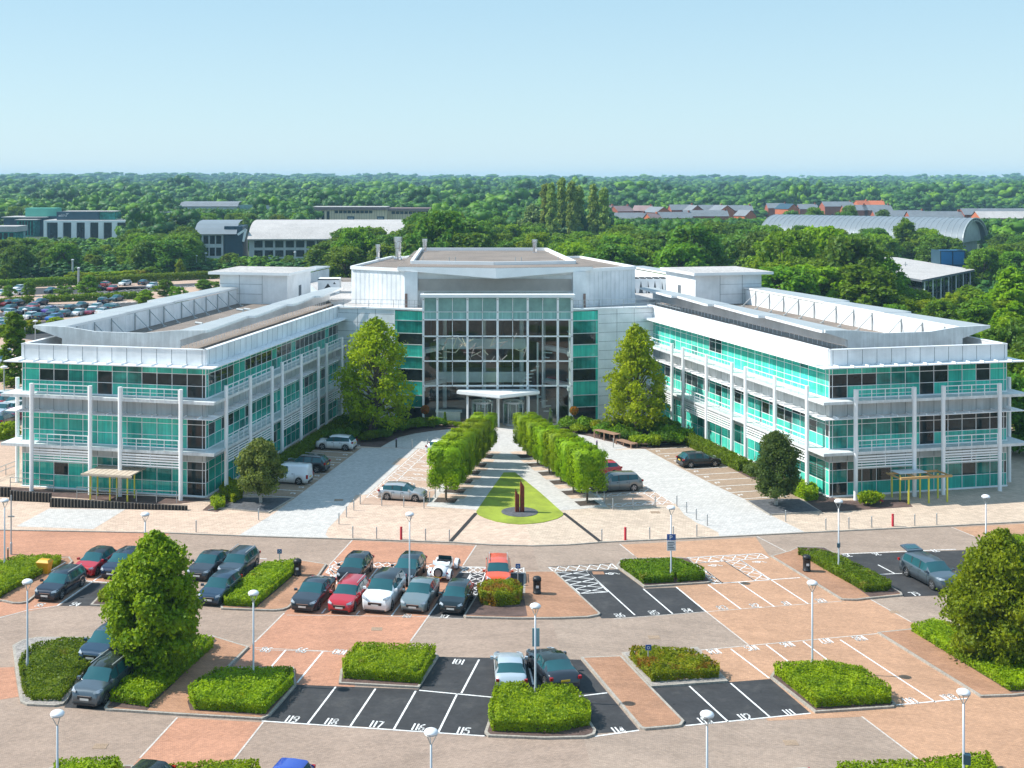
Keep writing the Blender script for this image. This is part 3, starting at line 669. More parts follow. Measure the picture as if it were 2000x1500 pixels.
for sg in (-1,1):
    for y in (148,149.8): fr.box(X0+sg*AX-.06,X0+sg*AX+.06,y-.05,y+.05,0,15)
    for z in ZS[1:]+[13.3]: fr.box(X0+sg*AX-.05,X0+sg*AX+.05,AY,151.5,z-.05,z+.05)
af=bb(fr,'atrium_frame',M['white'])
nodes=MB()
for x in XS+[-5.38,-1.8,1.8,5.38]:
    for z in ZS[1:]+[13.3,14.8]: nodes.box(X0+x-.07,X0+x+.07,AY-.2,AY-.1,z-.07,z+.07)
bb(nodes,'glass_fixings',M['steel'],af)
for i in range(6):
    for j in range(4):
        b=MB(); b.face([(X0+XS[i]+.13,AY-.03,ZS[j]),(X0+XS[i+1]-.13,AY-.03,ZS[j]),(X0+XS[i+1]-.13,AY-.03,ZS[j+1]),(X0+XS[i]+.13,AY-.03,ZS[j+1])]); bb(b,'atrium_window',M['aglass'],af)
b=MB(); b.box(X0-AX,X0+AX,AY+.02,AY+.10,12.45,13.27,mi=0); b.box(X0-AX,X0+AX,AY+.02,AY+.10,13.33,14.95,mi=1); bb(b,'opaque_glass_band',[M['pale'],M['pale2']])
b=MB()
for sg in (-1,1):
    x=X0+sg*AX; b.face([(x,AY,0),(x,151.5,0),(x,151.5,12.4),(x,AY,12.4)],0)
b.face([(X0-AX,AY+.9,15.2),(X0+AX,AY+.9,15.2),(X0+AX,151.7,15.2),(X0-AX,151.7,15.2)]); bb(b,'atrium_side_roof_glass',M['aglass'])  # glass roof replaces a solid one, added to let sky light in
# interior
b=MB(); b.box(X0-12,X0+12,164,164.3,0,15,mi=0); b.box(X0-AX,X0+AX,AY+.3,164,.0,.03,mi=1)
for sg in (-1,1): b.box(X0+sg*11-.15,X0+sg*11+.15,151.6,164,0,15,mi=0)
bb(b,'atrium_interior',[M['interior'],simple('atrium_floor',(.12,.10,.09),.35,0,.3,.8)])
for z in (3.5,7.7):
    b=MB(); b.box(X0-7.0,X0+4.0,155,163.9,z,z+.55); b.box(X0-7.0,X0+4.0,154.9,155,z+.1,z+1.35)
    for sg in (-1,1):
        q=[Vector((X0+sg*8.6,148.5,0)),Vector((X0+sg*8.6,151,0)),Vector((X0+sg*6.0,155,0)),Vector((X0+sg*6.8,155.4,0)),Vector((X0+sg*9.6,151.2,0)),Vector((X0+sg*9.6,148.5,0))]
        b.prism([(p.x,p.y) for p in q],z,z+.5)
    bb(b,'gallery',M['panel'])
b=MB()
for x in (-6.2,-1.2,3.6,6.4): b.tube((X0+x,156.5,0),(X0+x,156.5,14.5),.28)
bb(b,'interior_column',M['panel'])
b=MB()
for sg in (-1,1):
    for zf in (0,4.1,8.3,12.2):
        for i in range(7): b.box(X0-8+2.4*i,X0-8+2.4*i+.12,163.7,163.9,zf+.1,zf+3.2)
bb(b,'interior_partition',M['galv'])
b=MB()
for i in range(15): a=i*.42; b.box(-.55,.55,-.16,.16,0,.08,Matrix.Translation((X0+5.2+1.3*math.cos(a),151.5+1.3*math.sin(a),.5+.52*i))@Matrix.Rotation(a,4,'Z'))
b.tube((X0+5.2,151.5,0),(X0+5.2,151.5,9),.12); bb(b,'spiral_staircase',M['panel'])
b=MB(); b.box(X0-7.2,X0-4.4,148.0,149.2,0,1.05,mi=0); b.box(X0-7.4,X0-4.2,147.8,149.4,1.05,1.12,mi=0); bb(b,'reception_desk',M['panel'])
# entrance canopy and doors
b=MB(); P=[(-4.6,146.3),(-4.9,145.0),(0,142.1),(4.9,145.0),(4.6,146.3)]
b.prism([(X0+x,y) for x,y in P],3.8,4.12,0,1,None,True); b.prism([(X0+x*.94,y+.4) for x,y in P],3.62,3.8,1,None,None,True); bb(b,'entrance_canopy',[M['white'],M['panel_dull']])
for x in (-3.6,3.6,0): b=MB(); b.tube((X0+x,144.9 if x else 144.3,0),(X0+x,144.9 if x else 144.3,3.5),.11); bb(b,'canopy_post',M['white'])
for sg in (-1,1):
    dr=MB(); c=(X0+sg*1.85,145.9,0)
    for r_,z in ((1.25,2.6),(1.25,0.02)): dr.lathe([(r_-.02,z),(r_+.04,z),(r_+.04,z+.22),(r_-.02,z+.22)],c,24)
    for i in range(8): a=math.pi/4*i+.2; dr.box(c[0]+1.25*math.cos(a)-.04,c[0]+1.25*math.cos(a)+.04,c[1]+1.25*math.sin(a)-.04,c[1]+1.25*math.sin(a)+.04,0,2.7)
    d_=bb(dr,'revolving_door',M['galv']); g_=MB()
    g_.grid([[(c[0]+1.24*math.cos(t_/12*math.pi*2),c[1]+1.24*math.sin(t_/12*math.pi*2),z) for t_ in range(13)] for z in (.1,2.6)]); bb(g_,'door_glass',M['aglass'],d_)
# ---- central upper block
b=MB()
mass=[(-18.1,156.8),(-11.2,152.3),(-11.2,151.7),(-9.6,151.7),(-9.6,152.6),(9.6,152.6),(9.6,151.7),(11.2,151.7),(11.2,152.3),(18.1,156.8),(14.0,178),(9.6,188),(-9.6,188),(-14,178)]
b.prism([(X0+x,y) for x,y in mass],12.6,17.7)
for sg in (-1,1):
    a=Vector((X0+sg*18.1,156.8,0)); e=Vector((X0+sg*11.2,152.3,0)); dd=(e-a)
    for i in range(1,12): p=a+dd*(i/12)+Vector((sg*.03,-.04,0)); b.box(p.x-.012,p.x+.012,p.y-.012,p.y+.012,12.7,17.6,mi=1)
bb(b,'upper_wall',[M['panel'],M['panel_dull']])
for sg in (-1,1):
    b=MB(); P=[(-18.1,156.8),(-11.2,152.3),(-9.4,176),(-13.6,177.6)] if sg<0 else [(18.1,156.8),(11.2,152.3),(9.4,176),(13.6,177.6)]
    b.prism([(X0+x,y) for x,y in P],17.7,17.78,0,1); 
    for i in ((0,1),(3,0),(2,3)): p,q=P[i[0]],P[i[1]]; b.bar((X0+p[0],p[1],17.85),(X0+q[0],q[1],17.85),.35,.4)
    bb(b,'side_roof',[M['white'],M['roof']])
b=MB(); b.box(X0-9.5,X0+9.5,152.45,152.55,15.3,16.75); 
for i in range(20): b.box(X0-9.5,X0+9.5,152.36,152.44,15.32+.072*i,15.35+.072*i)
bb(b,'plant_louvre',M['louvre'])
# prow fascia + raised roof
F0=[(-12.1,152.2,18.3,17.85),(0,149.9,18.3,17.0),(12.1,152.2,18.3,17.85)]
b=MB()
for p,q in zip(F0,F0[1:]):
    b.face([(X0+p[0],p[1],p[3]),(X0+q[0],q[1],q[3]),(X0+q[0],q[1],q[2]),(X0+p[0],p[1],p[2])]); b.face([(X0+p[0],p[1],p[3]),(X0+q[0],q[1],q[3]),(X0+q[0]*.9,152.7,17.4),(X0+p[0]*.9,152.7,17.4)])
for sg in (-1,1): b.face([(X0+sg*12.1,152.2,17.85),(X0+sg*12.1,152.2,18.3),(X0+sg*10.4,187,18.3),(X0+sg*10.4,187,17.7)])
bb(b,'fascia',M['white'])
b=MB(); R=[(-12.1,152.2),(0,149.9),(12.1,152.2),(10.2,187.5),(-10.2,187.5)]; b.prism([(X0+x,y) for x,y in R],18.27,18.31); bb(b,'raised_roof',M['roof'])
b=MB(); up=[(-10.4,157.0),(0,154.9),(10.4,157.0),(9.5,186.8),(-9.5,186.8)]
for p,q in zip(up,up[1:]+up[:1]): b.bar((X0+p[0],p[1],18.5),(X0+q[0],q[1],18.5),.4,.45)
bb(b,'roof_upstand',M['white'])
b=MB()
for p,q in zip(up,up[1:2]+up[2:3]): b.bar((X0+p[0]*.97,p[1]+.4,18.42),(X0+q[0]*.97,q[1]+.4,18.42),.25,.3)
bb(b,'roof_gutter',M['dark'])
for x,y,h,r in ((-15.3,170,2.1,.28),(-12.6,173,3.2,.5),(-8.9,184,2.2,.35),(7.4,182,2.2,.35)):
    b=MB(); b.lathe([(r*1.25,0),(r*1.25,.25),(r*.8,.35),(r*.8,h*.5),(r,h*.52),(r,h*.8),(r*1.25,h*.82),(r*1.25,h),(.001,h)],(X0+x,y,18.0 if h<3 else 17.8),14); bb(b,'flue',M['chrome'],smooth=False)
for x,y in ((-5.6,158),(-4.8,158.5),(2.9,158),(3.7,158.4),(-9,160),(8.6,160)):
    b=MB(); b.tube((X0+x,y,18.3),(X0+x,y,19.1),.05); bb(b,'vent_pipe',M['galv'])
# low roofs linking wings and centre, with safety rail
b=MB(); lk=[(-19.5,151),(-8.9,148.7),(-8.9,152.4),(8.9,152.4),(8.9,148.7),(19.5,151),(27,190),(-27,190)]; b.sheet([(X0+x,y) for x,y in lk],13.28); bb(b,'roof',M['roof_pale'])
for sg in (-1,1):
    b=MB(); pts=[(20.2,150.4),(12.5,148.9),(9.3,148.4)]; pts2=[(-1.0+20.0,151.2)]
    for p,q in zip(pts,pts[1:]):
        A=Vector((X0+sg*p[0],p[1]+.5,13.4)); B=Vector((X0+sg*q[0],q[1]+.5,13.4))
        for h in (.55,1.05): b.bar(A+Vector((0,0,h)),B+Vector((0,0,h)),.04)
        for i in range(6): c=A.lerp(B,i/5); b.bar(c,c+Vector((0,0,1.05)),.045)
    bb(b,'roof_railing',M['galv'])
    b=MB(); Wm=WF[sg]
    for h in (.55,1.05): b.bar(Wm@Vector((.8,34,12.7+h)),Wm@Vector((.8,41,12.7+h)),.04)
    for i in range(6): b.bar(Wm@Vector((.8,34+1.4*i,12.7)),Wm@Vector((.8,34+1.4*i,13.75)),.045)
    bb(b,'roof_railing',M['galv'])
# back body under the link roof
b=MB(); b.prism([(X0+x,y) for x,y in ((-26,165),(26,165),(27,190),(-27,190))],0,13.2); bb(b,'rear_wall',M['panel_grey'])
# hanging rods
hs=thing('hanging_sculpture',(X0-1,147.9,7.9),0,'cluster of thin pale pink and yellow rods hanging behind the atrium glass','sculpture')
rg=random.Random(5)
for i in range(34):
    c=Vector((rg.uniform(-6.3,4.6),rg.uniform(-.6,.6),rg.uniform(-.4,2.2))); a=rg.uniform(-1.3,1.3); L_=rg.uniform(.8,1.5)
    d=Vector((math.cos(a),rg.uniform(-.2,.2),math.sin(a)))*L_/2; b=MB(); b.bar(c-d,c+d,.085); b.build('rod',M['rod_y'] if i%3==0 and 'rod_y' in M else M.setdefault('rod_p' if i%3 else 'rod_y',simple('rod_paint'+str(i%3),(.88,.64,.62) if i%3 else (.88,.78,.62),.5)),hs)
# ================================================================ vehicles
TOP={'hatch':[(0,.34),(.015,.47),(.07,.56),(.25,.655),(.43,.955),(.60,1.0),(.86,.955),(.965,.66),(.99,.52),(1,.34)],
 'suv':[(0,.36),(.012,.50),(.05,.59),(.25,.67),(.385,.955),(.55,1.0),(.88,.965),(.965,.68),(.99,.55),(1,.36)],
 'saloon':[(0,.36),(.015,.48),(.06,.56),(.29,.665),(.45,.96),(.58,1.0),(.71,.95),(.86,.735),(.975,.71),(1,.38)],
 'estate':[(0,.35),(.015,.48),(.06,.56),(.265,.66),(.42,.955),(.55,1.0),(.90,.955),(.97,.67),(.99,.55),(1,.36)],
 'van':[(0,.28),(.012,.38),(.05,.46),(.20,.56),(.34,.93),(.45,1.0),(.94,.99),(.985,.95),(.995,.6),(1,.3)]}
def ip(P,s):
    for (a,x),(b,y) in zip(P,P[1:]):
        if s<=b: t=(s-a)/(b-a) if b>a else 0; return x+(y-x)*t
    return P[-1][1]
def car_parts(kind,Lc,Wc,H,roof=False):
    """stations run front (s=0, +x) to rear (s=1); returns dict part-> MB"""
    T=TOP[kind]; key=[k[0] for k in T]; cow,rf,rr_,rg_=key[3],key[4],key[6],key[7]
    r=.335 if kind not in('suv','van') else .365; fa,ra=.185,.80
    wf,wr=fa*Lc,ra*Lc; S=set(key)
    for c in (wf,wr):
        for d in (-r-.07,-r*.72,-r*.3,r*.3,r*.72,r+.07): S.add(round((c+d)/Lc,4))
    S|={.12,.34,.49,.55,.66,.74}; S=sorted(x for x in S if 0<=x<=1)
    zb=.20 if kind!='suv' else .24
    secs=[]
    for s in S:
        x=Lc/2-s*Lc; top=ip(T,s)*H; belt=(.60+.05*min(1,max(0,(s-cow)/(.6))))*H if kind!='van' else .55*H
        w=Wc/2; 
        if s<.12: w*=1-.20*((.12-s)/.12)**2
        if s>.88: w*=1-.13*((s-.88)/.12)**2
        cab=cow<s<rg_+.001; zs=min(belt,top-.03); zl=zb
        for c in (wf,wr):
            d=abs(s*Lc-c)
            if d<r+.06: zl=max(zl,.33+math.sqrt(max(0,(r+.06)**2-d*d)))
        if s in (0,1): zs=min(zs,top-.06)
        zm=max(zl+.02,zb+.5*(zs-zb)); zs=max(zs,zm+.03); tp=max(top,zs+.03)
        lean=.10+.12*(tp-zs)/H if kind!='van' else .03
        hc=min(1,(tp-zs)/(.2*H)) if cab else 0
        yt=w*(1-.22*hc) if kind!='van' else w*(1-.09*hc)
        ze=tp-.05*hc*H
        P=[(0,zb+.05),(w*.80,zb+.03 if zl<zb+.02 else zb+.05),(w*.97,zl),(w,zm),(w*.985,zs),(w*.955,zs+.02),(yt if hc>0 else w*.86,ze if hc>0 else (zs+.02)*.45+tp*.55),(yt*.86 if hc>0 else w*.62,tp-.012 if hc>0 else tp-.012),(0,tp+.015)]
        secs.append((s,x,P))
    out={k:MB() for k in('body','windscreen','rear_window','side_window','side_window2','roof_panel')}
    n=len(secs[0][2])
    def add(mb,i,j,side):
        (s0,x0,P0),(s1,x1,P1)=secs[i],secs[i+1]
        q=[(x0,side*P0[j][0],P0[j][1]),(x1,side*P1[j][0],P1[j][1]),(x1,side*P1[j+1][0],P1[j+1][1]),(x0,side*P0[j+1][0],P0[j+1][1])]
        mb.face(q if side>0 else q[::-1])
    for i in range(len(secs)-1):
        s0,s1=secs[i][0],secs[i+1][0]
        for j in range(n-1):
            for side in (1,-1):
                k='body'
                if j==5 and s0>=cow+.03 and s1<=rr_+.05: k='side_window'
                if j==5 and kind=='van' and s0>.5: k='body'
                if j in (6,7) and s0>=cow-.001 and s1<=rf+.001: k='windscreen'
                if j in (6,7) and s0>=rr_-.001 and s1<=rg_+.001 and kind!='van': k='rear_window'
                if j in (6,7) and roof and s0>=rf-.001 and s1<=rr_+.001: k='roof_panel'
                if k=='side_window' and side<0: k='side_window2'
                add(out[k],i,j,side)
    # weld body
    for e,i in ((0,0),(1,len(secs)-1)):
        s,x,P=secs[i]
        pts=[(x,a,b) for a,b in P[1:]]+[(x,-a,b) for a,b in P[-2:0:-1]]; out['body'].face(pts if e==0 else pts[::-1])
    def inward(mb,d):
        pass
    out['meta']=dict(L=Lc,W=Wc,H=H,r=r,xf=Lc/2-wf,xr=Lc/2-wr,T=T,kind=kind,belt=.62*H,rf=Lc/2-rf*Lc,rr=Lc/2-rr_*Lc)
    return out
def weld(o):
    import bmesh
    b=bmesh.new(); b.from_mesh(o.data); bmesh.ops.remove_doubles(b,verts=b.verts,dist=.002); bmesh.ops.recalc_face_normals(b,faces=b.faces); b.to_mesh(o.data); b.free()
    for p in o.data.polygons: p.use_smooth=True
WHEEL={}
def wheel_mesh(r):
    if r in WHEEL: return WHEEL[r]
    t=MB(); prof=[(r*.66,-.10),(r*.93,-.105),(r,-.08),(r,.08),(r*.93,.105),(r*.66,.10)]
    t.grid([[(rr*math.cos(a),z,rr*math.sin(a)) for a in [2*math.pi*i/20 for i in range(20)]] for rr,z in prof],0,True)
    tm=t.mesh('tyre',M['tyre'],True)
    b=MB()
    for i in range(5):
        a=2*math.pi*i/5
        for sgn in (-1,1):
            c=Vector((math.cos(a),0,math.sin(a))); q=Vector((-math.sin(a),0,math.cos(a)))
            y=.098*sgn
            b.face([tuple(c*r*.12+q*r*.13+Vector((0,y,0))),tuple(c*r*.12-q*r*.13+Vector((0,y,0))),tuple(c*r*.68-q*r*.09+Vector((0,y*.95,0))),tuple(c*r*.68+q*r*.09+Vector((0,y*.95,0)))],0)
    for sgn in (-1,1):
        b.face([(r*.64*math.cos(2*math.pi*i/16),.06*sgn,r*.64*math.sin(2*math.pi*i/16)) for i in range(16)],1)
        b.grid([[(rr*math.cos(a),.1*sgn,rr*math.sin(a)) for a in [2*math.pi*i/20 for i in range(20)]] for rr in (r*.62,r*.69)],0,True)
    WHEEL[r]=(tm,b.mesh('rim',[M['rim'],M['dark']])); return WHEEL[r]
def adopt(me,name,parent,loc=(0,0,0),**kw):
    o=bpy.data.objects.new(name,me); C.objects.link(o); o.parent=parent; o.location=loc; KIDS.setdefault(parent.name,[]).append(o); tag(o,**kw); return o
def make_car(name,kind,Lc,Wc,H,pt,loc,rz,label,cat='car',roof=None,rails=False,group='cars parked in the foreground bays',open_tail=False,sunroof=False,rearplate='plate_y'):
    root=thing(name,loc,rz,label,cat,group); P=car_parts(kind,Lc,Wc,H,roof is not None or sunroof); m=P.pop('meta')
    if open_tail: P['rear_window']=MB()
    side={1:MB(),-1:MB()}; seam=MB(); T=m['T']   # pillars, door seams, handles
    for sgn in (-1,1):
        for s in (.49,.685):
            x=Lc/2-s*Lc; zt=ip(T,s)*H-.05*H
            if kind=='van' and s>.5: continue
            side[sgn].face([(x-.05,sgn*Wc/2*.965,m['belt']),(x+.05,sgn*Wc/2*.965,m['belt']),(x+.03,sgn*(Wc/2*.79+.012),zt),(x-.05,sgn*(Wc/2*.79+.012),zt)])
        for s in (.30,.50,.70): x=Lc/2-s*Lc; seam.box(x-.01,x+.01,sgn*Wc/2-.004,sgn*Wc/2+.004,.36,m['belt']-.03)
        for s in (.46,.66): x=Lc/2-s*Lc; seam.box(x-.09,x+.09,sgn*(Wc/2*.99)-.015,sgn*(Wc/2*.99)+.02,m['belt']-.12,m['belt']-.08)
    for k,nm,mt,ex in (('body','body',pt,seam),('windscreen','windscreen',M['carglass'],None),('rear_window','rear_window',M['carglass'],None),('side_window','side_window',M['carglass'],side[1]),('side_window2','side_window',M['carglass'],side[-1]),('roof_panel','roof_panel',roof or M['glassdark'],None)):
        mb=P[k]
        if ex and ex.f: n=len(mb.v); mb.v+=ex.v; mb.f+=[tuple(n+a for a in f) for f in ex.f]; mb.m+=[1]*len(ex.f)
        o=mb.build(nm,[mt,M['dark']],root)
        if o: weld(o)
    fr=MB(); z0=.36*H; 
    fr.box(Lc/2-.02,Lc/2+.012,-.42*Wc/1.8,.42*Wc/1.8,z0-.09,z0+.09); fr.box(Lc/2-.03,Lc/2+.015,-.62*Wc/1.8,.62*Wc/1.8,.20,.30); fr.build('grille',M['black'],root)
    ch=MB(); ch.box(Lc/2+.004,Lc/2+.02,-.40*Wc/1.8,.40*Wc/1.8,z0+.085,z0+.11); ch.build('grille_strip',M['chrome'],root)
    b=MB(); b.box(Lc/2+.012,Lc/2+.03,-.26,.26,z0-.14,z0-.03); b.build('number_plate',M['plate_w'],root)
    if not open_tail:
        b=MB(); zz=.50*H if kind!='van' else .38*H; b.box(-Lc/2-.03,-Lc/2-.005,-.26,.26,zz-.055,zz+.055); b.build('number_plate',M[rearplate],root)
    b=MB(); b.box(-Lc/2-.015,-Lc/2+.05,-.7*Wc/1.8,.7*Wc/1.8,.22,.40); b.build('rear_bumper',M['black'],root)
    for sgn in (-1,1):
        zc=ip(T,.05)*H-.03; b=MB(); xf=Lc/2
        q=[(xf-.015,sgn*.52*Wc/1.8,zc-.13),(xf-.13,sgn*.79*Wc/1.8,zc-.10),(xf-.45,sgn*.875*Wc/1.8,zc+.0),(xf-.40,sgn*.80*Wc/1.8,zc+.055),(xf-.17,sgn*.66*Wc/1.8,zc+.035),(xf-.035,sgn*.50*Wc/1.8,zc-.02)]
        q2=[(x+.03,y*1.02,z+.02) for x,y,z in q]; b.face(q2); 
        for a_,b_ in zip(range(6),[1,2,3,4,5,0]): b.face([q[a_],q[b_],q2[b_],q2[a_]])
        b.build('headlight',M['lens'],root)
        b=MB(); zt=.60*H if kind!='van' else .5*H; xr=-Lc/2
        b.box(xr-.012,xr+.16,sgn*.80*Wc/1.8-.11,sgn*.80*Wc/1.8+.065,zt-.09 if kind!='van' else zt-.3,zt+.07); b.build('tail_light',M['tail'],root)
        b=MB(); b.box(m['rf']+.42,m['rf']+.60,sgn*(Wc/2+.02),sgn*(Wc/2+.20),m['belt']+.03,m['belt']+.17); b.bar((m['rf']+.5,sgn*(Wc/2-.08),m['belt']+.03),(m['rf']+.5,sgn*(Wc/2+.06),m['belt']+.08),.05); b.build('wing_mirror',pt if kind!='van' else M['black'],root)
        if rails:
            b=MB(); b.bar((m['rf']-.15,sgn*Wc*.36,H+.045),(m['rr']+.1,sgn*Wc*.36,H+.035),.045); b.build('roof_rail',M['galv'] if rails!='dark' else M['black'],root)
    tm,rm=wheel_mesh(m['r'])
    for x in (m['xf'],m['xr']):
        for sgn in (-1,1):
            wo=adopt(tm,'wheel',root,(x,sgn*(Wc/2-.105),m['r'])); adopt(rm,'rim',wo)
    ub=MB(); ub.box(-Lc/2+.3,Lc/2-.3,-Wc/2+.25,Wc/2-.25,.17,.5); ub.build('underbody',M['black'],root)
    if open_tail:
        b=MB(); x=m['rr']; b.prism([(x+.12,-.64),(x-.85,-.62),(x-.95,0),(x-.85,.62),(x+.12,.64)],H-.05,H+.05); 
        b.v=[(a,c,z+(x+.1-a)*.16) for a,c,z in b.v]; b.build('tailgate',pt,root)
        b=MB(); b.face([(x-.1,-.5,H+.10),(x-.1,.5,H+.10),(x-.65,.46,H+.185),(x-.65,-.46,H+.185)]); b.build('rear_window',M['carglass'],root)
        b=MB(); b.box(-Lc/2+.25,-Lc/2+.9,-.62,.62,.75,H-.25); b.build('boot_interior',M['black'],root)
    if sunroof: pass
    return root
def pm(n,c,metal=.35,rough=.28): 
    k='paint_'+n
    if k not in M: M[k]=paint(k,c,metal,rough)
    return M[k]
PT=dict(navy=(.008,.014,.030),red=(.42,.008,.016),darkblue=(.010,.022,.055),graphite=(.028,.034,.045),slate=(.045,.065,.085),bluegrey=(.016,.045,.085),black=(.006,.007,.009),green=(.006,.016,.020),
 white=(.72,.74,.76),silvergreen=(.20,.25,.26),orange=(.72,.085,.014),silver=(.42,.44,.46),ice=(.52,.58,.63),grey=(.13,.15,.165),iron=(.085,.115,.14),blue=(.01,.05,.38),bronze=(.20,.20,.19))
def P_(n): return pm(n,PT[n],.05 if n in('white','red','blue','orange') else .4)
def hd(v): return math.atan2(v.y,v.x)
HL,HR=hd(-VL),hd(-VR)
def from_front(k,x,y,h,Lc,w=0):
    p=QG(k,x,y); d=Vector((math.cos(h),math.sin(h),0)); return tuple(p-d*(Lc/2-.05))
def from_rear(k,x,y,h,Lc):
    p=QG(k,x,y); d=Vector((math.cos(h),math.sin(h),0)); return tuple(p+d*(Lc/2-.05))
g1='cars parked in the bays nearest the main road'; g2='cars parked in the nearer bays'
make_car('estate_car','estate',4.5,1.8,1.48,P_('navy'),from_front('1',545,915,HL,4.5),HL,'dark navy estate car beside the yellow grit bin',rails=True,group=g1)
make_car('hatchback_car','hatch',3.95,1.72,1.44,P_('red'),from_front('1',1010,615,HL,3.95),HL,'small red hatchback with a black roof behind the navy estate car',roof=P_('black'),group=g1)
make_car('hatchback_car','hatch',4.3,1.8,1.47,P_('darkblue'),from_front('1',1345,640,HL,4.3),HL,'dark blue hatchback half hidden behind the large hornbeam, beside the small red hatchback',group=g1)
make_car('saloon_car','saloon',4.7,1.8,1.42,P_('graphite'),from_front('2',400,600,HL,4.7),HL,'graphite saloon car half hidden behind the large hornbeam, beside the slate crossover',group=g1)
make_car('crossover_car','suv',4.4,1.82,1.58,P_('slate'),from_front('2',780,600,HL,4.4),HL,'slate blue crossover car beside the top of the long clipped hedge',rails=True,group=g1)
make_car('hatchback_car','hatch',4.15,1.75,1.5,P_('bluegrey'),from_front('2',545,905,HL,4.15),HL,'blue grey hatchback in front of the slate crossover',group=g1)
make_car('saloon_car','saloon',4.92,1.87,1.44,P_('graphite'),from_front('3',190,985,HL,4.92),HL,'dark grey executive saloon car at the left end of the row beside the red estate',group=g1)
make_car('hatchback_car','hatch',4.25,1.8,1.5,P_('black'),from_front('3',735,645,HL,4.25),HL,'black hatchback behind the red estate car, on the hatched bay',group=g1)
make_car('estate_car','estate',4.65,1.8,1.47,P_('red'),from_front('3',640,1000,HL,4.65),HL,'bright red estate car with roof rails between the dark saloon and the white off-roader',rails=True,group=g1)
make_car('off_road_car','suv',5.0,2.0,1.86,P_('white'),from_front('3',1075,995,HL,5.0),HL,'large white off-road car with a black roof, right of the red estate',roof=P_('black'),group=g1)
make_car('hatchback_car','hatch',4.4,1.82,1.55,P_('green'),from_front('3',1400,665,HL,4.4),HL,'black green hatchback behind the white off-road car and the lamp post',group=g1)
make_car('hatchback_car','saloon',4.75,1.86,1.48,P_('silvergreen'),from_front('3',1535,995,HL,4.75),HL,'silver green family car between the white off-roader and the small black hatchback',group=g1)
make_car('hatchback_car','hatch',4.05,1.72,1.45,P_('green'),from_front('4',285,770,HL,4.05),HL,'small black hatchback at the right end of the row beside the bronze shrub',group=g1)
make_car('crossover_car','suv',4.4,1.8,1.62,P_('orange'),from_front('4',728,550,hd(-VL)+.17,4.4),hd(-VL)+.17,'orange red crossover car with roof rails behind the bronze shrub',rails=True,group=g1)
make_car('off_road_car','suv',4.65,1.84,1.7,P_('iron'),from_front('7',752,838,HL,4.65),HL,'steel blue off-road car with a glass roof beside the large hornbeam, between two hedges',rails=True,sunroof=True,group=g2)
make_car('hatchback_car','hatch',4.3,1.8,1.5,P_('bluegrey'),from_front('7',800,455,HL,4.3),HL,'blue hatchback half hidden behind the hornbeam, ahead of the steel blue off-road car',group=g2)
make_car('saloon_car','saloon',4.6,1.8,1.40,P_('ice'),from_rear('E',1330,555,math.pi/2-.02,4.6),math.pi/2-.02,'pale silver saloon car seen from behind between the lamp post and bay 101',rearplate='plate_y',group=g2)
make_car('saloon_car','saloon',4.95,1.9,1.46,P_('graphite'),from_rear('E',1612,545,hd(VR),4.95),hd(VR),'dark graphite executive saloon with a yellow rear plate beside the red brick path',rearplate='plate_y',sunroof=True,group=g2)
w1=QG('6',990,545); w2=QG('6',1225,665); h=hd(-VR); mid_=(w1+w2)/2+UR*.95
make_car('off_road_car','suv',4.95,2.0,1.75,P_('iron'),tuple(mid_),h,'blue grey off-road car with its tailgate open beside the tree on the right',open_tail=True,group=g1)
hl=hd(-UL); hl2=hd(UL); hr=hd(UR); hr2=hd(-UR); g3='cars parked in the courtyard'
def side_car(pf,pr,k,h,off): a=QG(k,*pf); b=QG(k,*pr); return tuple((a+b)/2+off)
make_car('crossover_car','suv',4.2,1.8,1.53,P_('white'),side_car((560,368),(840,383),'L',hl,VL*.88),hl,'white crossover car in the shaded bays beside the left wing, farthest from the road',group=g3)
p=QG('L',487,652); make_car('crossover_car','suv',4.45,1.83,1.6,P_('black'),tuple(p-UL*1.32+VL*.9),hl,'black crossover car with silver roof rails between the white crossover and the white van',rails=True,group=g3)
p=QG('L',267,797); make_car('small_van','van',4.4,1.8,1.83,P_('white'),tuple(p-UL*1.30+VL*.88),hl,'small white panel van parked beside the left wing behind the olive green tree','van',group=g3)
a=QG('L',1340,985); b=QG('L',1690,1005); make_car('hatchback_car','hatch',4.28,1.8,1.46,P_('silver'),tuple((a+b)/2+VL*.88),hl2,'silver hatchback on the hatched courtyard bays beside the left row of clipped trees',group=g3)
p=G(872,886); make_car('hatchback_car','hatch',4.2,1.8,1.46,P_('white'),tuple(p),hl2,'white car almost hidden behind the left row of clipped trees',group=g3)
a=QG('R',1380,525); b=QG('R',1650,513); make_car('hatchback_car','hatch',4.28,1.8,1.46,P_('black'),tuple((a+b)/2+VR*.88),hr,'black hatchback alone in the brown bays beside the right wing',group=g3)
a=QG('R',785,785); b=QG('R',440,795); make_car('crossover_car','suv',4.75,1.95,1.68,P_('bronze'),tuple((a+b)/2+VR*.95),hr2,'warm grey electric crossover beside the right row of clipped trees',group=g3)
p=G(1172,930); make_car('hatchback_car','hatch',4.2,1.8,1.46,P_('red'),tuple(p+VR*.3),hr2,'red car mostly hidden behind the right row of clipped trees',group=g3)
g4='cars at the bottom edge of the photo'
make_car('hatchback_car','hatch',4.3,1.8,1.47,P_('black'),(-13.6,57.0,0),HL,'black car cut off by the bottom edge, of which only the roof shows',sunroof=True,group=g4)
make_car('hatchback_car','hatch',4.2,1.8,1.5,P_('blue'),(-6.9,57.1,0),HL,'bright blue car cut off by the bottom edge, of which only the roof shows',group=g4)
make_car('saloon_car','saloon',4.5,1.8,1.42,P_('white'),(17.7,56.4,0),HR,'white car cut off by the bottom edge, of which only the roof shows',group=g4)
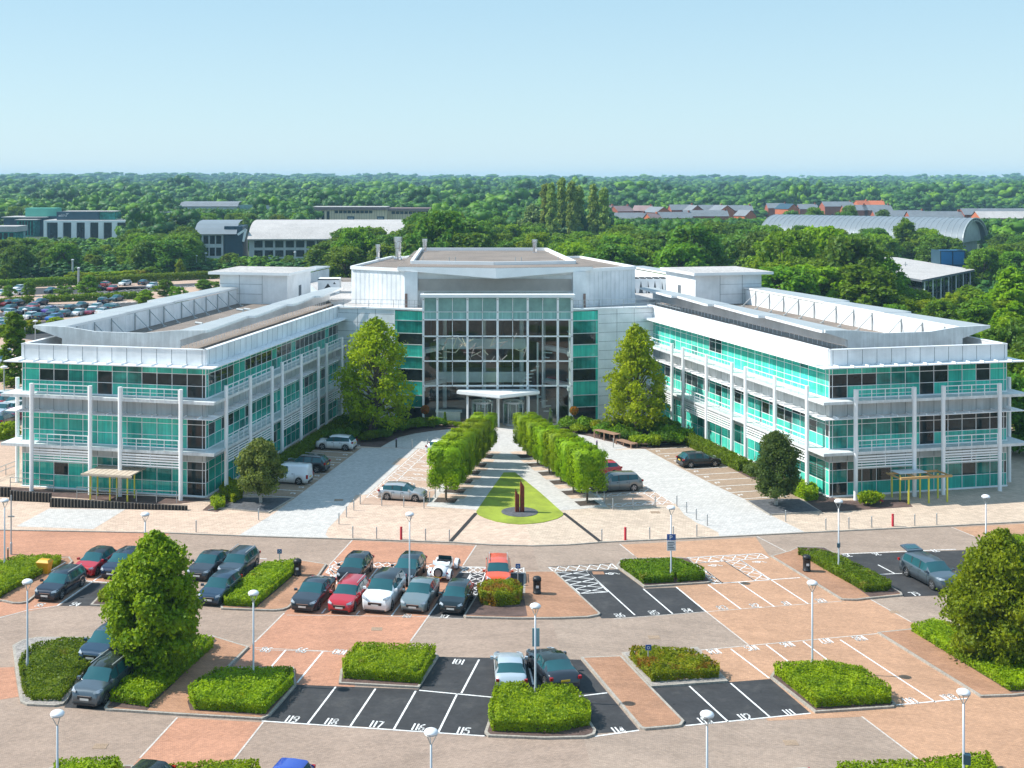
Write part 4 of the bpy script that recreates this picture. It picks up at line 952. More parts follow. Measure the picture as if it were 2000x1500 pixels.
# white roadster seen from behind
def roadster():
    c=QG('3',1850,605); h=hd(VL); d=Vector((math.cos(h),math.sin(h),0)); r=thing('roadster',tuple(c+d*1.9),h,'white open-topped vintage style roadster with a spare wheel on its tail','car',g1)
    b=MB(); S=[(-1.95,.35,.30,.55),(-1.85,.55,.28,.75),(-1.4,.62,.28,.92),(-.8,.62,.28,.95),(.3,.60,.28,.92),(.9,.50,.28,.88),(1.8,.38,.3,.80),(1.95,.30,.35,.62)]
    b.grid([[(x,w*math.sin(a)*1.0,(z0+z1)/2-(z1-z0)/2*math.cos(a)) for a in [math.pi*2*i/14 for i in range(14)]] for x,w,z0,z1 in S],0,True)
    o=b.build('body',P_('white'),r); weld(o)
    for sx in (-1.25,1.35):
        for sy in (-1,1):
            f=MB(); f.grid([[(sx+.48*math.cos(a)*1.15,sy*(.58+.28*k/3),.30+.50*math.sin(a)*(1 if k<3 else .9)) for a in [math.pi*(-.05+1.1*i/12) for i in range(13)]] for k in range(4)]); f.build('mudguard',P_('white'),r,True)
            tm,rm=wheel_mesh(.335); wo=adopt(tm,'wheel',r,(sx,sy*.72,.335)); adopt(rm,'rim',wo)
    f=MB(); f.box(-.75,.45,-.5,.5,.72,.97); f.build('cockpit',M['black'],r)
    f=MB(); f.box(-.35,-.2,-.45,-.05,.8,1.12); f.box(-.35,-.2,.05,.45,.8,1.12); f.build('seat',M['dark'],r)
    f=MB(); f.grid([[(x,y*.62,z+.06*math.cos(y*7)) for y in (-1,-.6,-.2,.2,.6,1)] for x,z in ((-1.0,.92),(-.95,1.10),(-.8,1.16),(-.62,1.08),(-.58,.95))]); f.build('folded_hood',P_('white'),r,True)
    f=MB(); f.face([(.42,-.52,.95),(.42,.52,.95),(.28,.48,1.28),(.28,-.48,1.28)]); f.build('windscreen',M['carglass'],r)
    f=MB(); f.tube((-2.02,0,.68),(-1.86,0,.68),.34,n=22); sw=f.build('spare_wheel',M['tyre'],r); f=MB(); f.tube((-2.05,0,.68),(-2.0,0,.68),.25,n=22); f.build('rim',M['rim'],sw)
    f=MB(); f.box(-2.03,-2.0,-.26,.26,.30,.41); f.build('number_plate',M['plate_y'],r)
    f=MB(); f.bar((-1.98,-.6,.42),(-1.98,.6,.42),.07); f.build('bumper',M['chrome'],r)
    for sy in (-1,1): f=MB(); f.tube((-1.75,sy*.62,.62),(-1.68,sy*.62,.62),.06); f.build('tail_light',M['tail'],r)
roadster()
# distant car park: one mesh of each shape and colour, then copies
FARM={}
def far_car(kind,col,p,h,label,grp):
    key=(kind,col)
    if key not in FARM:
        P=car_parts(kind,4.35,1.8,1.5); m=P.pop('meta'); mb=MB()
        for k,i in (('body',0),('windscreen',1),('rear_window',1),('side_window',1),('side_window2',1),('roof_panel',0)):
            n=len(mb.v); mb.v+=P[k].v; mb.f+=[tuple(n+a for a in f) for f in P[k].f]; mb.m+=[i]*len(P[k].f)
        for x in (m['xf'],m['xr']):
            for s in (-1,1): mb.tube((x,s*.68,m['r']),(x,s*.905,m['r']),m['r'],n=12,mi=2)
        for s in (-1,1): mb.box(2.0,2.16,s*.66-.14,s*.66+.14,.66,.78,mi=3); mb.box(-2.19,-2.1,s*.70-.12,s*.70+.12,.80,.96,mi=4)
        mb.box(-2.2,-2.17,-.26,.26,.7,.82,mi=5)
        FARM[key]=mb.mesh('car',[P_(col),M['carglass'],M['tyre'],M['lens'],M['tail'],M['plate_y']])
    o=bpy.data.objects.new('parked_car',FARM[key]); C.objects.link(o); o.location=(p.x,p.y,.02); o.rotation_euler=(0,0,h); tag(o,label,'car',grp)
PT.update(teal=(.02,.06,.07),purple=(.10,.04,.30),cobalt=(.02,.12,.42),maroon=(.25,.01,.05),dkred=(.33,.02,.02))
FC=[(39.6,575.7,'white'),(38,567,'white'),(99,572,'teal'),(207,559.5,'red'),(219.5,567.5,'red'),(244,557.5,'white'),(281,556,'bluegrey'),(297,562,'white'),(12.4,597,'dkred'),(35.5,596,'darkblue'),(79,595,'darkblue'),(18,608,'teal'),(23,615,'ice'),
(46,613,'navy'),(63.5,604,'red'),(68.5,612.5,'bluegrey'),(96,611,'purple'),(58,623,'white'),(79,624,'teal'),(103,616,'darkblue'),(105.6,626,'cobalt'),(140,607.5,'green'),(158,602,'slate'),(186.5,605,'white'),(202,592,'darkblue'),(212,605.5,'black'),(227,588,'teal'),(129.5,618,'slate'),(152.6,616,'white'),
(178,614,'maroon'),(202,614,'white'),(7,634,'teal'),(14,642,'dkred'),(224,606,'slate'),(3,577,'white'),(2,640,'silver'),(190,567,'black'),
(2,794,'red'),(6,811,'ice'),(8,830,'navy'),(29,797,'white'),(22,808,'white'),(31,819,'maroon'),(3,700,'white'),(2,712,'silver'),(16,783,'white')]
CN=dict(white='white',teal='dark teal',red='red',bluegrey='blue grey',dkred='dull red',darkblue='dark blue',ice='pale silver',navy='navy',purple='purple',cobalt='bright blue',green='dark green',slate='slate grey',black='black',maroon='maroon',silver='silver',iron='grey')
tot={}
for f in FC: tot[f[2]]=tot.get(f[2],0)+1
seen={}
for i in sorted(range(len(FC)),key=lambda i:FC[i][0]):
    x,y,c=FC[i]; k=seen.get(c,0); seen[c]=k+1
    lab=f"{CN[c]} car in the far left car park" + ('' if tot[c]==1 else f", {NUM[k]} {CN[c]} one from the left")
    far_car(['hatch','suv','saloon','estate'][i%4],c,G(x,y),(HL if i%3 else HL+math.pi)+.06*((i%5)-2),lab,'cars in the far left car park')
# ================================================================ street furniture
def post_lamp():
    r=thing('street_lamp',(0,0,0))
    b=MB(); b.lathe([(.085,0),(.085,.75),(.06,.8),(.048,4.75),(.001,4.76)],n=14); b.build('post',M['post'],r,True)
    b=MB()
    for i in range(3): a=2.1*i+.5; b.bar((0,0,4.7),(.27*math.cos(a),.27*math.sin(a),5.22),.03)
    b.lathe([(.28,5.20),(.30,5.22),(.28,5.24)],n=20); b.build('bracket',M['galv'],r)
    b=MB(); b.lathe([(.001,5.20),(.20,5.21),(.31,5.26),(.315,5.30),(.27,5.37),(.15,5.43),(.001,5.45)],n=24); b.build('lamp_head',M['lamp'],r,True)
    return r
LMP=[(1045.6,1369,'white post lamp in front of the pale silver saloon beside the double-humped hedge'),(800,1150,'white post lamp behind the white off-road car'),(495,1338,'white post lamp at bay 98 beside the left hedges'),
(53.5,1311,'white post lamp at the left edge by the juniper bed and pale gravel'),(1586.5,1314,'white post lamp behind the hedge between bays 106 and 107'),(1310.6,1134,'white post lamp carrying a blue and white parking sign'),
(1638,1119,'white post lamp with a small box in the long hedge beside bay 75'),(1925.6,1108,'white post lamp behind the big tree on the right'),(283.5,1150,'white post lamp behind the big hornbeam on the left, at the main road'),(9,1117,'white post lamp at the far left edge above the hedge with the grit bin'),
(112,1626,'white post lamp rising from the bottom edge, leftmost of those cut off'),(842,1670,'white post lamp rising from the bottom edge below bay 116'),(1381,1628,'white post lamp rising from the bottom edge below bay 113'),(1882,1575,'white post lamp with a dark box rising from the bottom right corner hedge'),(1973.5,1243,'white post lamp head showing behind the big tree on the right')]
L0=post_lamp(); lamps=[]
for i,(x,y,lab) in enumerate(LMP):
    p=G(x,y); o=L0 if i==0 else copy_tree(L0); o.location=p; o.rotation_euler=(0,0,i*.7); tag(o,lab,'street lamp','post lamps of the car park'); lamps.append(o)
b=MB(); b.box(-.13,.13,-.1,.1,1.9,2.2); o=b.build('control_box',M['navy'],lamps[6])
b=MB(); b.box(-.3,.02,-.15,.15,2.0,2.45); o=b.build('control_box',M['navy'],lamps[13])
# car park sign on lamp 5
t_=thing('parking_sign',G(1310.6,1134)+Vector((0,-.1,0)),0,'blue and white parking sign clamped to the post lamp above the square hedge','sign')
b=MB(); b.box(-.32,.32,-.03,0,2.95,3.4); pn=b.build('blue_panel',M['blue'],t_); b=MB(); b.box(-.32,.32,-.03,0,2.2,2.92); wp=b.build('white_panel',M['signw'],t_)
b=MB(); b.bar((-.1,-.035,3.04),(-.1,-.035,3.3),.05); b.bar((-.1,-.035,3.3),(.04,-.035,3.28),.045); b.bar((.05,-.035,3.28),(.05,-.035,3.18),.045); b.bar((-.1,-.035,3.17),(.04,-.035,3.17),.045); b.build('lettering',M['signw'],pn)
b=MB()
for i in range(5): b.box(-.26,.26-.06*(i%3),-.036,-.031,2.3+.12*i,2.35+.12*i)
b.build('lettering',M['navy'],wp)
# tall camera mast and twin pole at far left
p=G(21.7,1083); t_=thing('metal_pole',p,0,'plain grey metal pole beside the post lamp at the far left edge','pole'); b=MB(); b.lathe([(.09,0),(.09,.9),(.05,.95),(.05,4.6),(.001,4.62)],n=12); b.build('post',M['post'],t_); b=MB(); b.box(-.25,.25,-.05,.05,2.9,3.0); b.build('bracket',M['galv'],t_)
p=QG('1',97,480); t_=thing('marker_post',p,0,'short black post in the hedge at the far left edge','post'); b=MB(); b.tube((0,0,0),(0,0,1.35),.05); b.build('post',M['black'],t_); b=MB(); b.lathe([(.06,1.3),(.06,1.42),(.001,1.45)],n=10); b.build('cap',M['galv'],t_)
# bollards
def bollard(m1,m2,h=.98,r=.05):
    o=thing('bollard'); b=MB(); b.lathe([(r,0),(r,h-.16),(r*.9,h-.15)],n=12); b.build('post',m1,o,True); b=MB(); b.lathe([(r*.9,h-.15),(r*.9,h-.10),(r,h-.1),(r,h-.01),(.001,h)],n=12); b.build('cap',m2,o,True); return o
BL=[(689,1051),(735.5,1052.5),(831,1056),(877.6,1058),(662,1024),(676.6,1010.5),(691,997),(703.6,985),(745.6,988),(788.7,990.6),(828,993),(839,981),(850,972),(859,960.6),(383,1039.5),(505,1016),
(1175.5,1057),(1269,1053),(1315,1051),(1361,1048),(1381.6,1027),(1360,1015.5),(1341,1001.5),(1322,989),(1279.6,991),(1236,993),(1197,995.5),(1180,983.6),(1166,971),(1534.6,1019),(1613,1035.5),(1658,1033),(1702.5,1031),(1786.6,1027),(1829.6,1025),(835,875),(805,876),(1198,874)]
B0=bollard(M['steel'],M['galv']); 
def blab(i,x,y):
    if y>1035 and x<900: return 'thin steel bollard by the main road left of the lawn'
    if y>1035 and x<1400: return 'thin steel bollard by the main road right of the lawn'
    if x>1500: return 'thin steel bollard before the right wing'
    if x<600: return 'thin steel bollard before the left wing'
    if y<900: return 'thin steel bollard at the mouth of the entrance loop'
    return 'thin steel bollard round the left hatched bays' if x<1000 else 'thin steel bollard round the right hatched bays'
cnt={}
groups={}
for i,(x,y) in enumerate(BL): groups.setdefault(blab(i,x,y),[]).append((x,i))
rank={}
for l,v in groups.items():
    for k,(x,i) in enumerate(sorted(v)): rank[i]=(l,k,len(v))
for i,(x,y) in enumerate(BL):
    o=B0 if i==0 else copy_tree(B0); o.location=G(x,y); l,k,n=rank[i]; tag(o,(f'{l}, {NUM[k]} from the left') if n>1 else l,'bollard','thin steel bollards')
R0=bollard(M['redp'],M['redp'],1.05,.10)
for i,(x,y,l) in enumerate(((783.5,1054,'thick red bollard at the road edge left of the lawn'),(1221.4,1055,'thick red bollard at the road edge right of the lawn'),(1743.7,1028,'thick red bollard on the pavement in front of the right wing'))):
    o=R0 if i==0 else copy_tree(R0); o.location=G(x,y); tag(o,l,'bollard','red bollards')
D0=bollard(M['dark'],pm('mauve',(.25,.12,.3)),1.0,.09)
for i,(x,y,l) in enumerate(((774,874,'dark post with a pink top at the left mouth of the entrance loop'),(1165.7,878.5,'dark post with a pink top at the right mouth of the entrance loop'))):
    o=D0 if i==0 else copy_tree(D0); o.location=G(x,y); tag(o,l,'post','dark entrance posts')
# litter bins
def bin_(): 
    o=thing('litter_bin'); b=MB(); b.lathe([(.26,0),(.30,.04),(.30,.10),(.27,.12),(.27,.86),(.30,.88),(.30,.93)],n=20); b.build('body',M['black'],o,True)
    b=MB(); b.lathe([(.30,.98),(.30,1.08),(.22,1.17),(.001,1.2)],n=20); 
    for i in range(4): a=math.pi/2*i+.4; b.box(.27*math.cos(a)-.03,.27*math.cos(a)+.03,.27*math.sin(a)-.03,.27*math.sin(a)+.03,.9,1.0)
    b.build('lid',M['black'],o,True); b=MB(); b.box(-.10,.10,-.285,-.27,.45,.62); b.build('sign',M['signw'],o); return o
N0=bin_()
for i,(k,x,y,l) in enumerate((('2',1632,540,'black litter bin at the end of the long clipped hedge on the left'),('4',1090,582,'black litter bin alone on the red brick island in the middle'),('6',155,515,'black litter bin on the red brick path beside the long hedge on the right'))):
    o=N0 if i==0 else copy_tree(N0); o.location=QG(k,x,y)+Vector((0,0,.12)); tag(o,l,'litter bin','black litter bins')
o=thing('grit_bin',QG('1',545,575)+Vector((0,0,.1)),-TH,'yellow grit bin standing against the hedge at the left','grit bin')
b=MB(); pr=[(-.36,-.30,.38,.30),(-.46,-.38,.48,.38)]
b.grid([[(-.36,-.26,0),(.36,-.26,0),(.36,.26,0),(-.36,.26,0)],[(-.47,-.34,.78),(.47,-.34,.78),(.47,.34,.78),(-.47,.34,.78)]],0,True); b.build('body',M['gold'],o)
b=MB(); b.grid([[(-.5,-.38,.78),(.5,-.38,.78),(.5,.38,.78),(-.5,.38,.78)],[(-.5,-.38,.86),(.5,-.38,.86),(.5,.38,.86),(-.5,.38,.86)],[(-.36,-.22,1.02),(.36,-.22,1.02),(.36,.26,1.02),(-.36,.26,1.02)]],0,True); b.face([(-.36,-.22,1.02),(.36,-.22,1.02),(.36,.26,1.02),(-.36,.26,1.02)]); b.build('lid',M['gold'],o)
# small parking signs on posts
for k,x,y,l,hh in (('2',1413,430,'small blue sign on a post in the long clipped hedge on the left',1.25),('4',912,525,'small blue disabled parking sign on a post beside the orange red crossover',1.65),('F',273,372,'small blue sign on a post in the bronze hedge',1.35),('7',1612,400,'thin pale stake in the shaded hedge beside the hornbeam',.95)):
    o=thing('parking_sign' if 'sign' in l else 'stake',QG(k,x,y)+Vector((0,0,.1)),0,l,'sign' if 'sign' in l else 'stake'); b=MB(); b.tube((0,0,0),(0,0,hh),.035); b.build('post',M['galv'],o)
    if 'sign' in l:
        b=MB(); b.box(-.17,.17,-.06,-.035,hh-.28,hh+.05); pl=b.build('panel',M['blue'],o); b=MB(); b.lathe([(.06,0),(.09,0),(.09,.004),(.06,.004)],n=14); b.v=[(x_,-.064-z_,y_+hh-.12) for x_,y_,z_ in b.v]; b.build('emblem',M['signw'],pl)
o=thing('notice_board',QG('E',1458,378),0,'pale grey notice panel fixed behind the post lamp by the pale silver saloon','sign'); b=MB(); b.box(-.22,.22,-.02,.02,.9,2.0); b.build('panel',pm('noticegrey',(.22,.34,.35),0,.5),o); b=MB(); b.tube((0,.05,0),(0,.05,2.0),.03); b.build('post',M['galv'],o)
# rusty sculpture
c=G(1015,1001); o=thing('steel_sculpture',(c.x,c.y,.09),.1,'rust red steel sculpture of two upright pointed blades on a slate circle in the lawn','sculpture')
for x,h,dz in ((-.22,2.05,-.25),(.22,2.75,.25)):
    b=MB(); b.prism([(x-.17,-.16),(x+.17,-.16),(x+.17,.16),(x-.17,.16)],0,h-.55); tip=(x-.17,.0,h); T4=[(x-.17,-.16,h-.55),(x+.17,-.16,h-.75 if x<0 else h-.55),(x+.17,.16,h-.75 if x<0 else h-.55),(x-.17,.16,h-.55)]
    for i in range(4): b.face([T4[i],T4[(i+1)%4],tip])
    b.build('blade',M['rust'],o)
# traffic cone
c=G(1720.6,979); o=thing('traffic_cone',c,0,'red and white traffic cone on the bark bed in front of the right wing','traffic cone'); b=MB(); b.box(-.2,.2,-.2,.2,0,.05); b.build('base',M['redp'],o); b=MB(); b.lathe([(.15,.05),(.11,.28)],n=14); b.lathe([(.11,.28),(.07,.5)],n=14,mi=1); b.lathe([(.07,.5),(.03,.75),(.001,.76)],n=14); cn=b.build('cone',[M['redp'],M['signw']],o); weld(cn)
# slatted benches by the right loop
for i,(a,b_) in enumerate((((362,150),(590,205)),((600,215),(775,262)))):
    p=QG('R',*a,.45); q=QG('R',*b_,.45); d=(q-p).normalized(); rz=math.atan2(d.y,d.x); L_=(q-p).length
    o=thing('bench',((p.x+q.x)/2,(p.y+q.y)/2,0),rz,('long backless timber bench with a raised shelf' if i==0 else 'lower timber bench')+' beside the right entrance loop','bench',None)
    h=.95 if i==0 else .5
    b=MB(); 
    for j in range(6): b.box(-L_/2,L_/2,-.5+.17*j,-.5+.17*j+.13,h-.05,h)
    b.build('seat',M['timber'],o)
    for x in (-L_/2+.1,0,L_/2-.1):
        for y in (-.42,.42): b=MB(); b.box(x-.05,x+.05,y-.05,y+.05,0,h-.05); b.build('leg',M['timber'],o)
# entrance shelters with yellow posts
def shelter(posts,zt,label,roofz,slab):
    P=[G(*p) for p in posts]; c=sum(P,Vector())/len(P); o=thing('entrance_shelter',(c.x,c.y,0),0,label,'shelter','yellow-posted entrance shelters'); 
    for p in P: b=MB(); b.box(p.x-c.x-.06,p.x-c.x+.06,p.y-c.y-.06,p.y-c.y+.06,0,zt); b.build('post',M['yellow'],o)
    return o,c
o,c=shelter([(176.2,975.8),(214.6,978.2),(248.8,980),(190.6,969),(228,973),(262.6,973),(202.6,956.6),(241.6,958.4),(275.8,962)],2.3,'shelter with yellow posts and a bleached timber roof at the left wing door','',1)
Mx=Matrix.Rotation(-TH,4,'Z'); b=MB()
for i in range(9): b.box(-2.3+.52*i,-2.3+.52*i+.46,-1.9,2.1,2.35,2.45,Mx)
b.box(-2.5,2.5,-1.95,-1.8,2.25,2.4,Mx); b.box(-2.6,2.9,1.8,2.0,2.45,2.6,Mx,1)
b.build('canopy',[simple('pale_timber',(.50,.42,.33),.7,0,.12,4),M['yellow']],o); b=MB(); b.box(-2.0,2.4,2.1,3.3,2.65,2.8,Mx); b.build('back_canopy',M['dark'],o)
o,c=shelter([(1742,971),(1757.8,977),(1774.8,985),(1796.9,973),(1813.9,982.8),(1831.7,973),(1850,980.7)],2.25,'shelter of yellow posts under an open timber frame at the right wing door','',0)
Mx=Matrix.Rotation(TH,4,'Z'); b=MB(); b.box(-2.6,2.6,-1.15,-.95,2.25,2.45,Mx,1); b.box(-2.4,2.6,.9,1.05,2.25,2.42,Mx,1); 
for x in (-2.6,-.9,.9,2.45): b.box(x,x+.12,-.95,1.2,2.28,2.4,Mx,1)
b.box(-1.9,.9,.1,1.6,2.45,2.5,Mx,0); b.build('canopy',[M['panel_dull'],simple('honey_timber',(.45,.28,.11),.7,0,.1,4)],o)
# ribbed low retaining walls, left
def ribwall(a,b,h0,h1,label):
    p=G(*a); q=G(*b); o=thing('retaining_wall',(p.x,p.y,0),0,label,'wall','ribbed timber retaining walls'); d=(q-p); L_=d.length; d.normalize(); n=Vector((-d.y,d.x,0))
    w=MB(); w.face([(0,0,0),tuple(d*L_),tuple(d*L_+Vector((0,0,h1))),(0,0,h0)]); w.face([tuple(n*.3),tuple(n*.3+d*L_),tuple(n*.3+d*L_+Vector((0,0,h1))),tuple(n*.3+Vector((0,0,h0)))]); w.face([(0,0,h0),tuple(d*L_+Vector((0,0,h1))),tuple(n*.3+d*L_+Vector((0,0,h1))),tuple(n*.3+Vector((0,0,h0)))]); w.face([tuple(d*L_),tuple(d*L_+n*.3),tuple(d*L_+n*.3+Vector((0,0,h1))),tuple(d*L_+Vector((0,0,h1)))])
    w.build('wall_core',M['strip'],o); s=MB(); k=int(L_/.30)
    for i in range(k): t=(i+.5)/k; c=d*L_*t-n*.03; hh=h0+(h1-h0)*t; s.bar(c,c+Vector((0,0,hh+.02)),.15,.07)
    s.build('slats',M['slat'],o)
ribwall((97,990.5),(364.5,997),.78,.36,'longest dark ribbed retaining wall in front of the left wing shelter'); ribwall((18,977.6),(98,981.5),.9,.8,'short dark ribbed retaining wall left of the longest one'); ribwall((-60,968),(18,971),.85,.85,'dark ribbed retaining wall at the left edge of the photo')
def fence(P,h,label,n=10,z=0):
    P=[Vector(p) for p in P]; o=thing('handrail',P[0],0,label,'railing'); b=MB(); 
    for a,c in zip(P,P[1:]):
        for hh in (h,h*.55): b.bar(a-P[0]+Vector((0,0,hh)),c-P[0]+Vector((0,0,hh)),.05)
    b.build('rail',M['galv'],o)
    for a,c in zip(P,P[1:]):
        k=max(1,round((c-a).length/2.0))
        for i in range(k+1): p=a.lerp(c,i/k)-P[0]; b=MB(); b.bar(p,p+Vector((0,0,h)),.06); b.build('post',M['galv'],o)
def up(p,z): return (p.x,p.y,z)
fence([up(G(150,976),.1),up(G(345,985),.1)],1.05,'grey steel handrail on the ramp in front of the left wing door')
fence([up(G(20,955),.1),up(G(105,962),.1)],1.0,'grey steel handrail at the outer end of the left wing')
fence([up(G(-40,948),0),up(G(36,918),0)],1.0,'low steel handrail at the left edge beside the outer pavement')
# ================================================================ vegetation
def crown_pts(blobs,n,rng,inner=.72):
    w=np.array([b[3]*b[4] for b in blobs]); w=w/w.sum(); idx=rng.choice(len(blobs),n,p=w)
    d=rng.normal(0,1,(n,3)); d[:,2]=np.where(d[:,2]<-.6,-d[:,2],d[:,2]); d/=np.linalg.norm(d,axis=1)[:,None]
    c=np.array([b[:3] for b in blobs])[idx]; r=np.array([[b[3],b[3],b[4]] for b in blobs])[idx]
    k=rng.uniform(inner,1.03,(n,1)); k=np.where(rng.random((n,1))<.13,rng.uniform(1.0,1.32,(n,1)),k); P=c+d*r*k
    return P,d
def ico(mb,c,r,mi,n=8,m=5,rng=None):
    rows=[]
    for i in range(m+1):
        a=math.pi*i/m; rows.append([(c[0]+r[0]*math.sin(a)*math.cos(2*math.pi*j/n),c[1]+r[1]*math.sin(a)*math.sin(2*math.pi*j/n),c[2]+r[2]*math.cos(a)) for j in range(n)])
    mb.grid(rows,mi,True)
def tree_blobs(h,w,rng,shape='round',nb=26,base=.22):
    B=[]
    ph=rng.uniform(0,6.28,3)
    for i in range(nb):
        t=(i+.5)/nb; z=h*(base+(1-base)*t*.97)
        if shape=='round': prof=math.sin(math.pi*min(1,(.16+.80*t)))**.6
        elif shape=='cone': prof=max(.05,(1.01-t)**.66*(1 if t>.22 else .70+1.35*t))
        elif shape=='column': prof=(1.02-t)**.42*min(1,.55+2.2*t)
        elif shape=='egg': prof=min(1,.58+1.35*t)*max(.02,1-t**2.0)**.85
        a=i*2.399+rng.uniform(-.5,.5); R=w/2*prof*(1+.14*math.sin(2*a+ph[0]+t*3)+.10*math.sin(5*a+ph[1]+t*7)); rad=R*math.sqrt(rng.uniform(.22,1))*.86
        br=w*rng.uniform(.09,.15) if shape!='column' else w*rng.uniform(.18,.26)
        if shape!='column': br=max(br,min(w*.17,(R-rad)*.6)); br=min(br,max(w*.06,R*.8))
        B.append((rad*math.cos(a),rad*math.sin(a),min(z,h-br*.8),br,br*rng.uniform(.7,1.0)))
    return B
def tree_mesh(name,h,w,seed,mats,shape='round',leaves=5000,ls=.4,nb=26,base=.22,core=True,trunk_r=None,inner=.72,brk=1.0):
    rng=np.random.default_rng(seed); B=[(a,b,c,d*brk,e*brk) for a,b,c,d,e in tree_blobs(h,w,rng,shape,nb,base)]
    cr=MB(); P,N=crown_pts(B,leaves,rng,inner); cr.leaves(P,N,np.full(len(P),ls),0,seed)
    if core:
        for b in B:
            ico(cr,b[:3],(b[3]*.56,b[3]*.56,b[4]*.56),0)
    tr=MB(); r=trunk_r or w*.028; tr.tube((0,0,-.1),(0,0,h*.5),r*1.2,r*.55,10); tr.tube((0,0,h*.5),(0,0,h*.9),r*.55,r*.12,8)
    for b in (B[::2] if core else B):
        z0=max(h*.12,b[2]*.66); tr.tube((0,0,z0),tuple(np.array(b[:3])*.96),r*.32,r*.08,6)
    return cr.mesh('crown',mats[0]),tr.mesh('trunk',mats[1])
def place_tree(me,loc,rz,s,label,cat='tree',name='tree',group=None,mats=None):
    o=thing(name,loc,rz,label,cat,group); o.scale=(s,)*3 if not hasattr(s,'__len__') else s
    for m_,n_ in zip(me,('crown','trunk')): adopt(m_,n_,o)
    return o
bk=M['bark']
# big foreground trees
place_tree(tree_mesh('t',8.4,6.5,11,(M['l_fg'],bk),'egg',36000,.19,120,.06),G(304,1316),0,1,'large egg-shaped hornbeam tree standing in the hedge at the left, hiding parked cars','tree','hornbeam_tree')
place_tree(tree_mesh('t',8.1,6.9,12,(M['l_fg'],bk),'egg',38000,.19,130,.05),G(1957,1298),0,1,'large leafy tree at the right edge in front of the blue grey off-road car','tree','hornbeam_tree')
place_tree(tree_mesh('t',5.9,5.0,13,(leafmat('leaf_olive',(.08,.12,.03),(.22,.26,.065),.38,1.2),M['pale_bark']),'egg',12000,.17,70,.2),G(509,983),0,1,'small olive green tree in the slate bed beside the left wing','tree','birch_tree')
place_tree(tree_mesh('t',6.7,5.6,14,(leafmat('leaf_birch',(.035,.075,.018),(.11,.17,.04),.35,1.2),M['pale_bark']),'egg',12000,.17,70,.17),G(1515.5,988),0,1,'dark green birch tree with a pale trunk in the slate bed beside the right wing','tree','birch_tree')
pl=leafmat('leaf_plane',(.17,.26,.02),(.44,.54,.04),.5,.8)
place_tree(tree_mesh('t',13.4,12.2,15,(pl,bk),'cone',11500,.30,74,.10,core=False,inner=.45,brk=.78),G(716,846)+Vector((1.0,0,0)),0,1,'tall pyramid-shaped plane tree left of the glazed entrance','tree','plane_tree')
place_tree(tree_mesh('t',12.8,10.2,16,(pl,bk),'cone',10500,.30,68,.10,core=False,inner=.45,brk=.80),G(1243,851),0,1,'tall pyramid-shaped plane tree right of the glazed entrance','tree','plane_tree')
# clipped avenue
def box_tree(seed):
    rng=np.random.default_rng(seed); n=8000; cr=MB(); 
    d=rng.normal(0,1,(n,3)); d/=np.linalg.norm(d,axis=1)[:,None]; e=.55
    q=np.sign(d)*np.abs(d)**e; q/=np.max(np.abs(q),axis=1)[:,None]**.85+1e-9; R=np.array([1.5,1.6,1.85])
    P=q*R*rng.uniform(.80,1.08,(n,1))*.94; P[:,2]+=3.25; cr.leaves(P,d,np.full(n,.18),0,seed,1.0); 
    rows=[]
    for i in range(9):
        a=math.pi*i/8; row=[]
        for j in range(14):
            v=np.array([math.sin(a)*math.cos(2*math.pi*j/14),math.sin(a)*math.sin(2*math.pi*j/14),math.cos(a)]); v=np.sign(v)*np.abs(v)**e; v/=max(abs(v).max(),1e-6)**.85; row.append(tuple(v*R*.62+np.array([0,0,3.25])))
        rows.append(row)
    cr.grid(rows,0,True)
    tr=MB(); tr.tube((0,0,0),(0,0,2.2),.11,.09,10); return cr.mesh('crown',M['l_av']),tr.mesh('trunk',bk)
BT=[box_tree(30+i) for i in range(3)]
AV=[(871,977.5),(888,959),(903,940),(918,923),(931,908),(945,891),(1146.8,983),(1120,962.5),(1095.5,942),(1072.6,925),(1050,908),(1030,891)]
for i,(x,y) in enumerate(AV):
    side='left' if i<6 else 'right'; k=i%6; c=G(x,y)
    place_tree(BT[i%3],c,(-TH if i<6 else TH)+(math.pi if i%2 else 0),tuple(q*(1.0-.028*k) for q in (.98,.98,.97+.02*((i*7)%3))),f'box-clipped tree in the {side} row of the entrance avenue, {["nearest","second","third","fourth","fifth","farthest"][k]} to the road' if k in(0,) else f'box-clipped tree in the {side} row of the entrance avenue, {["","second from the road","third from the road","fourth from the road","fifth from the road","farthest from the road"][k]}','clipped tree','clipped_tree','box-clipped trees of the entrance avenue')
    U,V=(UL,VL) if i<6 else (UR,VR); b=MB(); b.sheet([tuple((c+U*a+V*bb_).xy) for a,bb_ in ((-.95,-.8),(.95,-.8),(.95,.8),(-.95,.8))],.024); b.build('tree_pit',M['soil'],kind='structure')
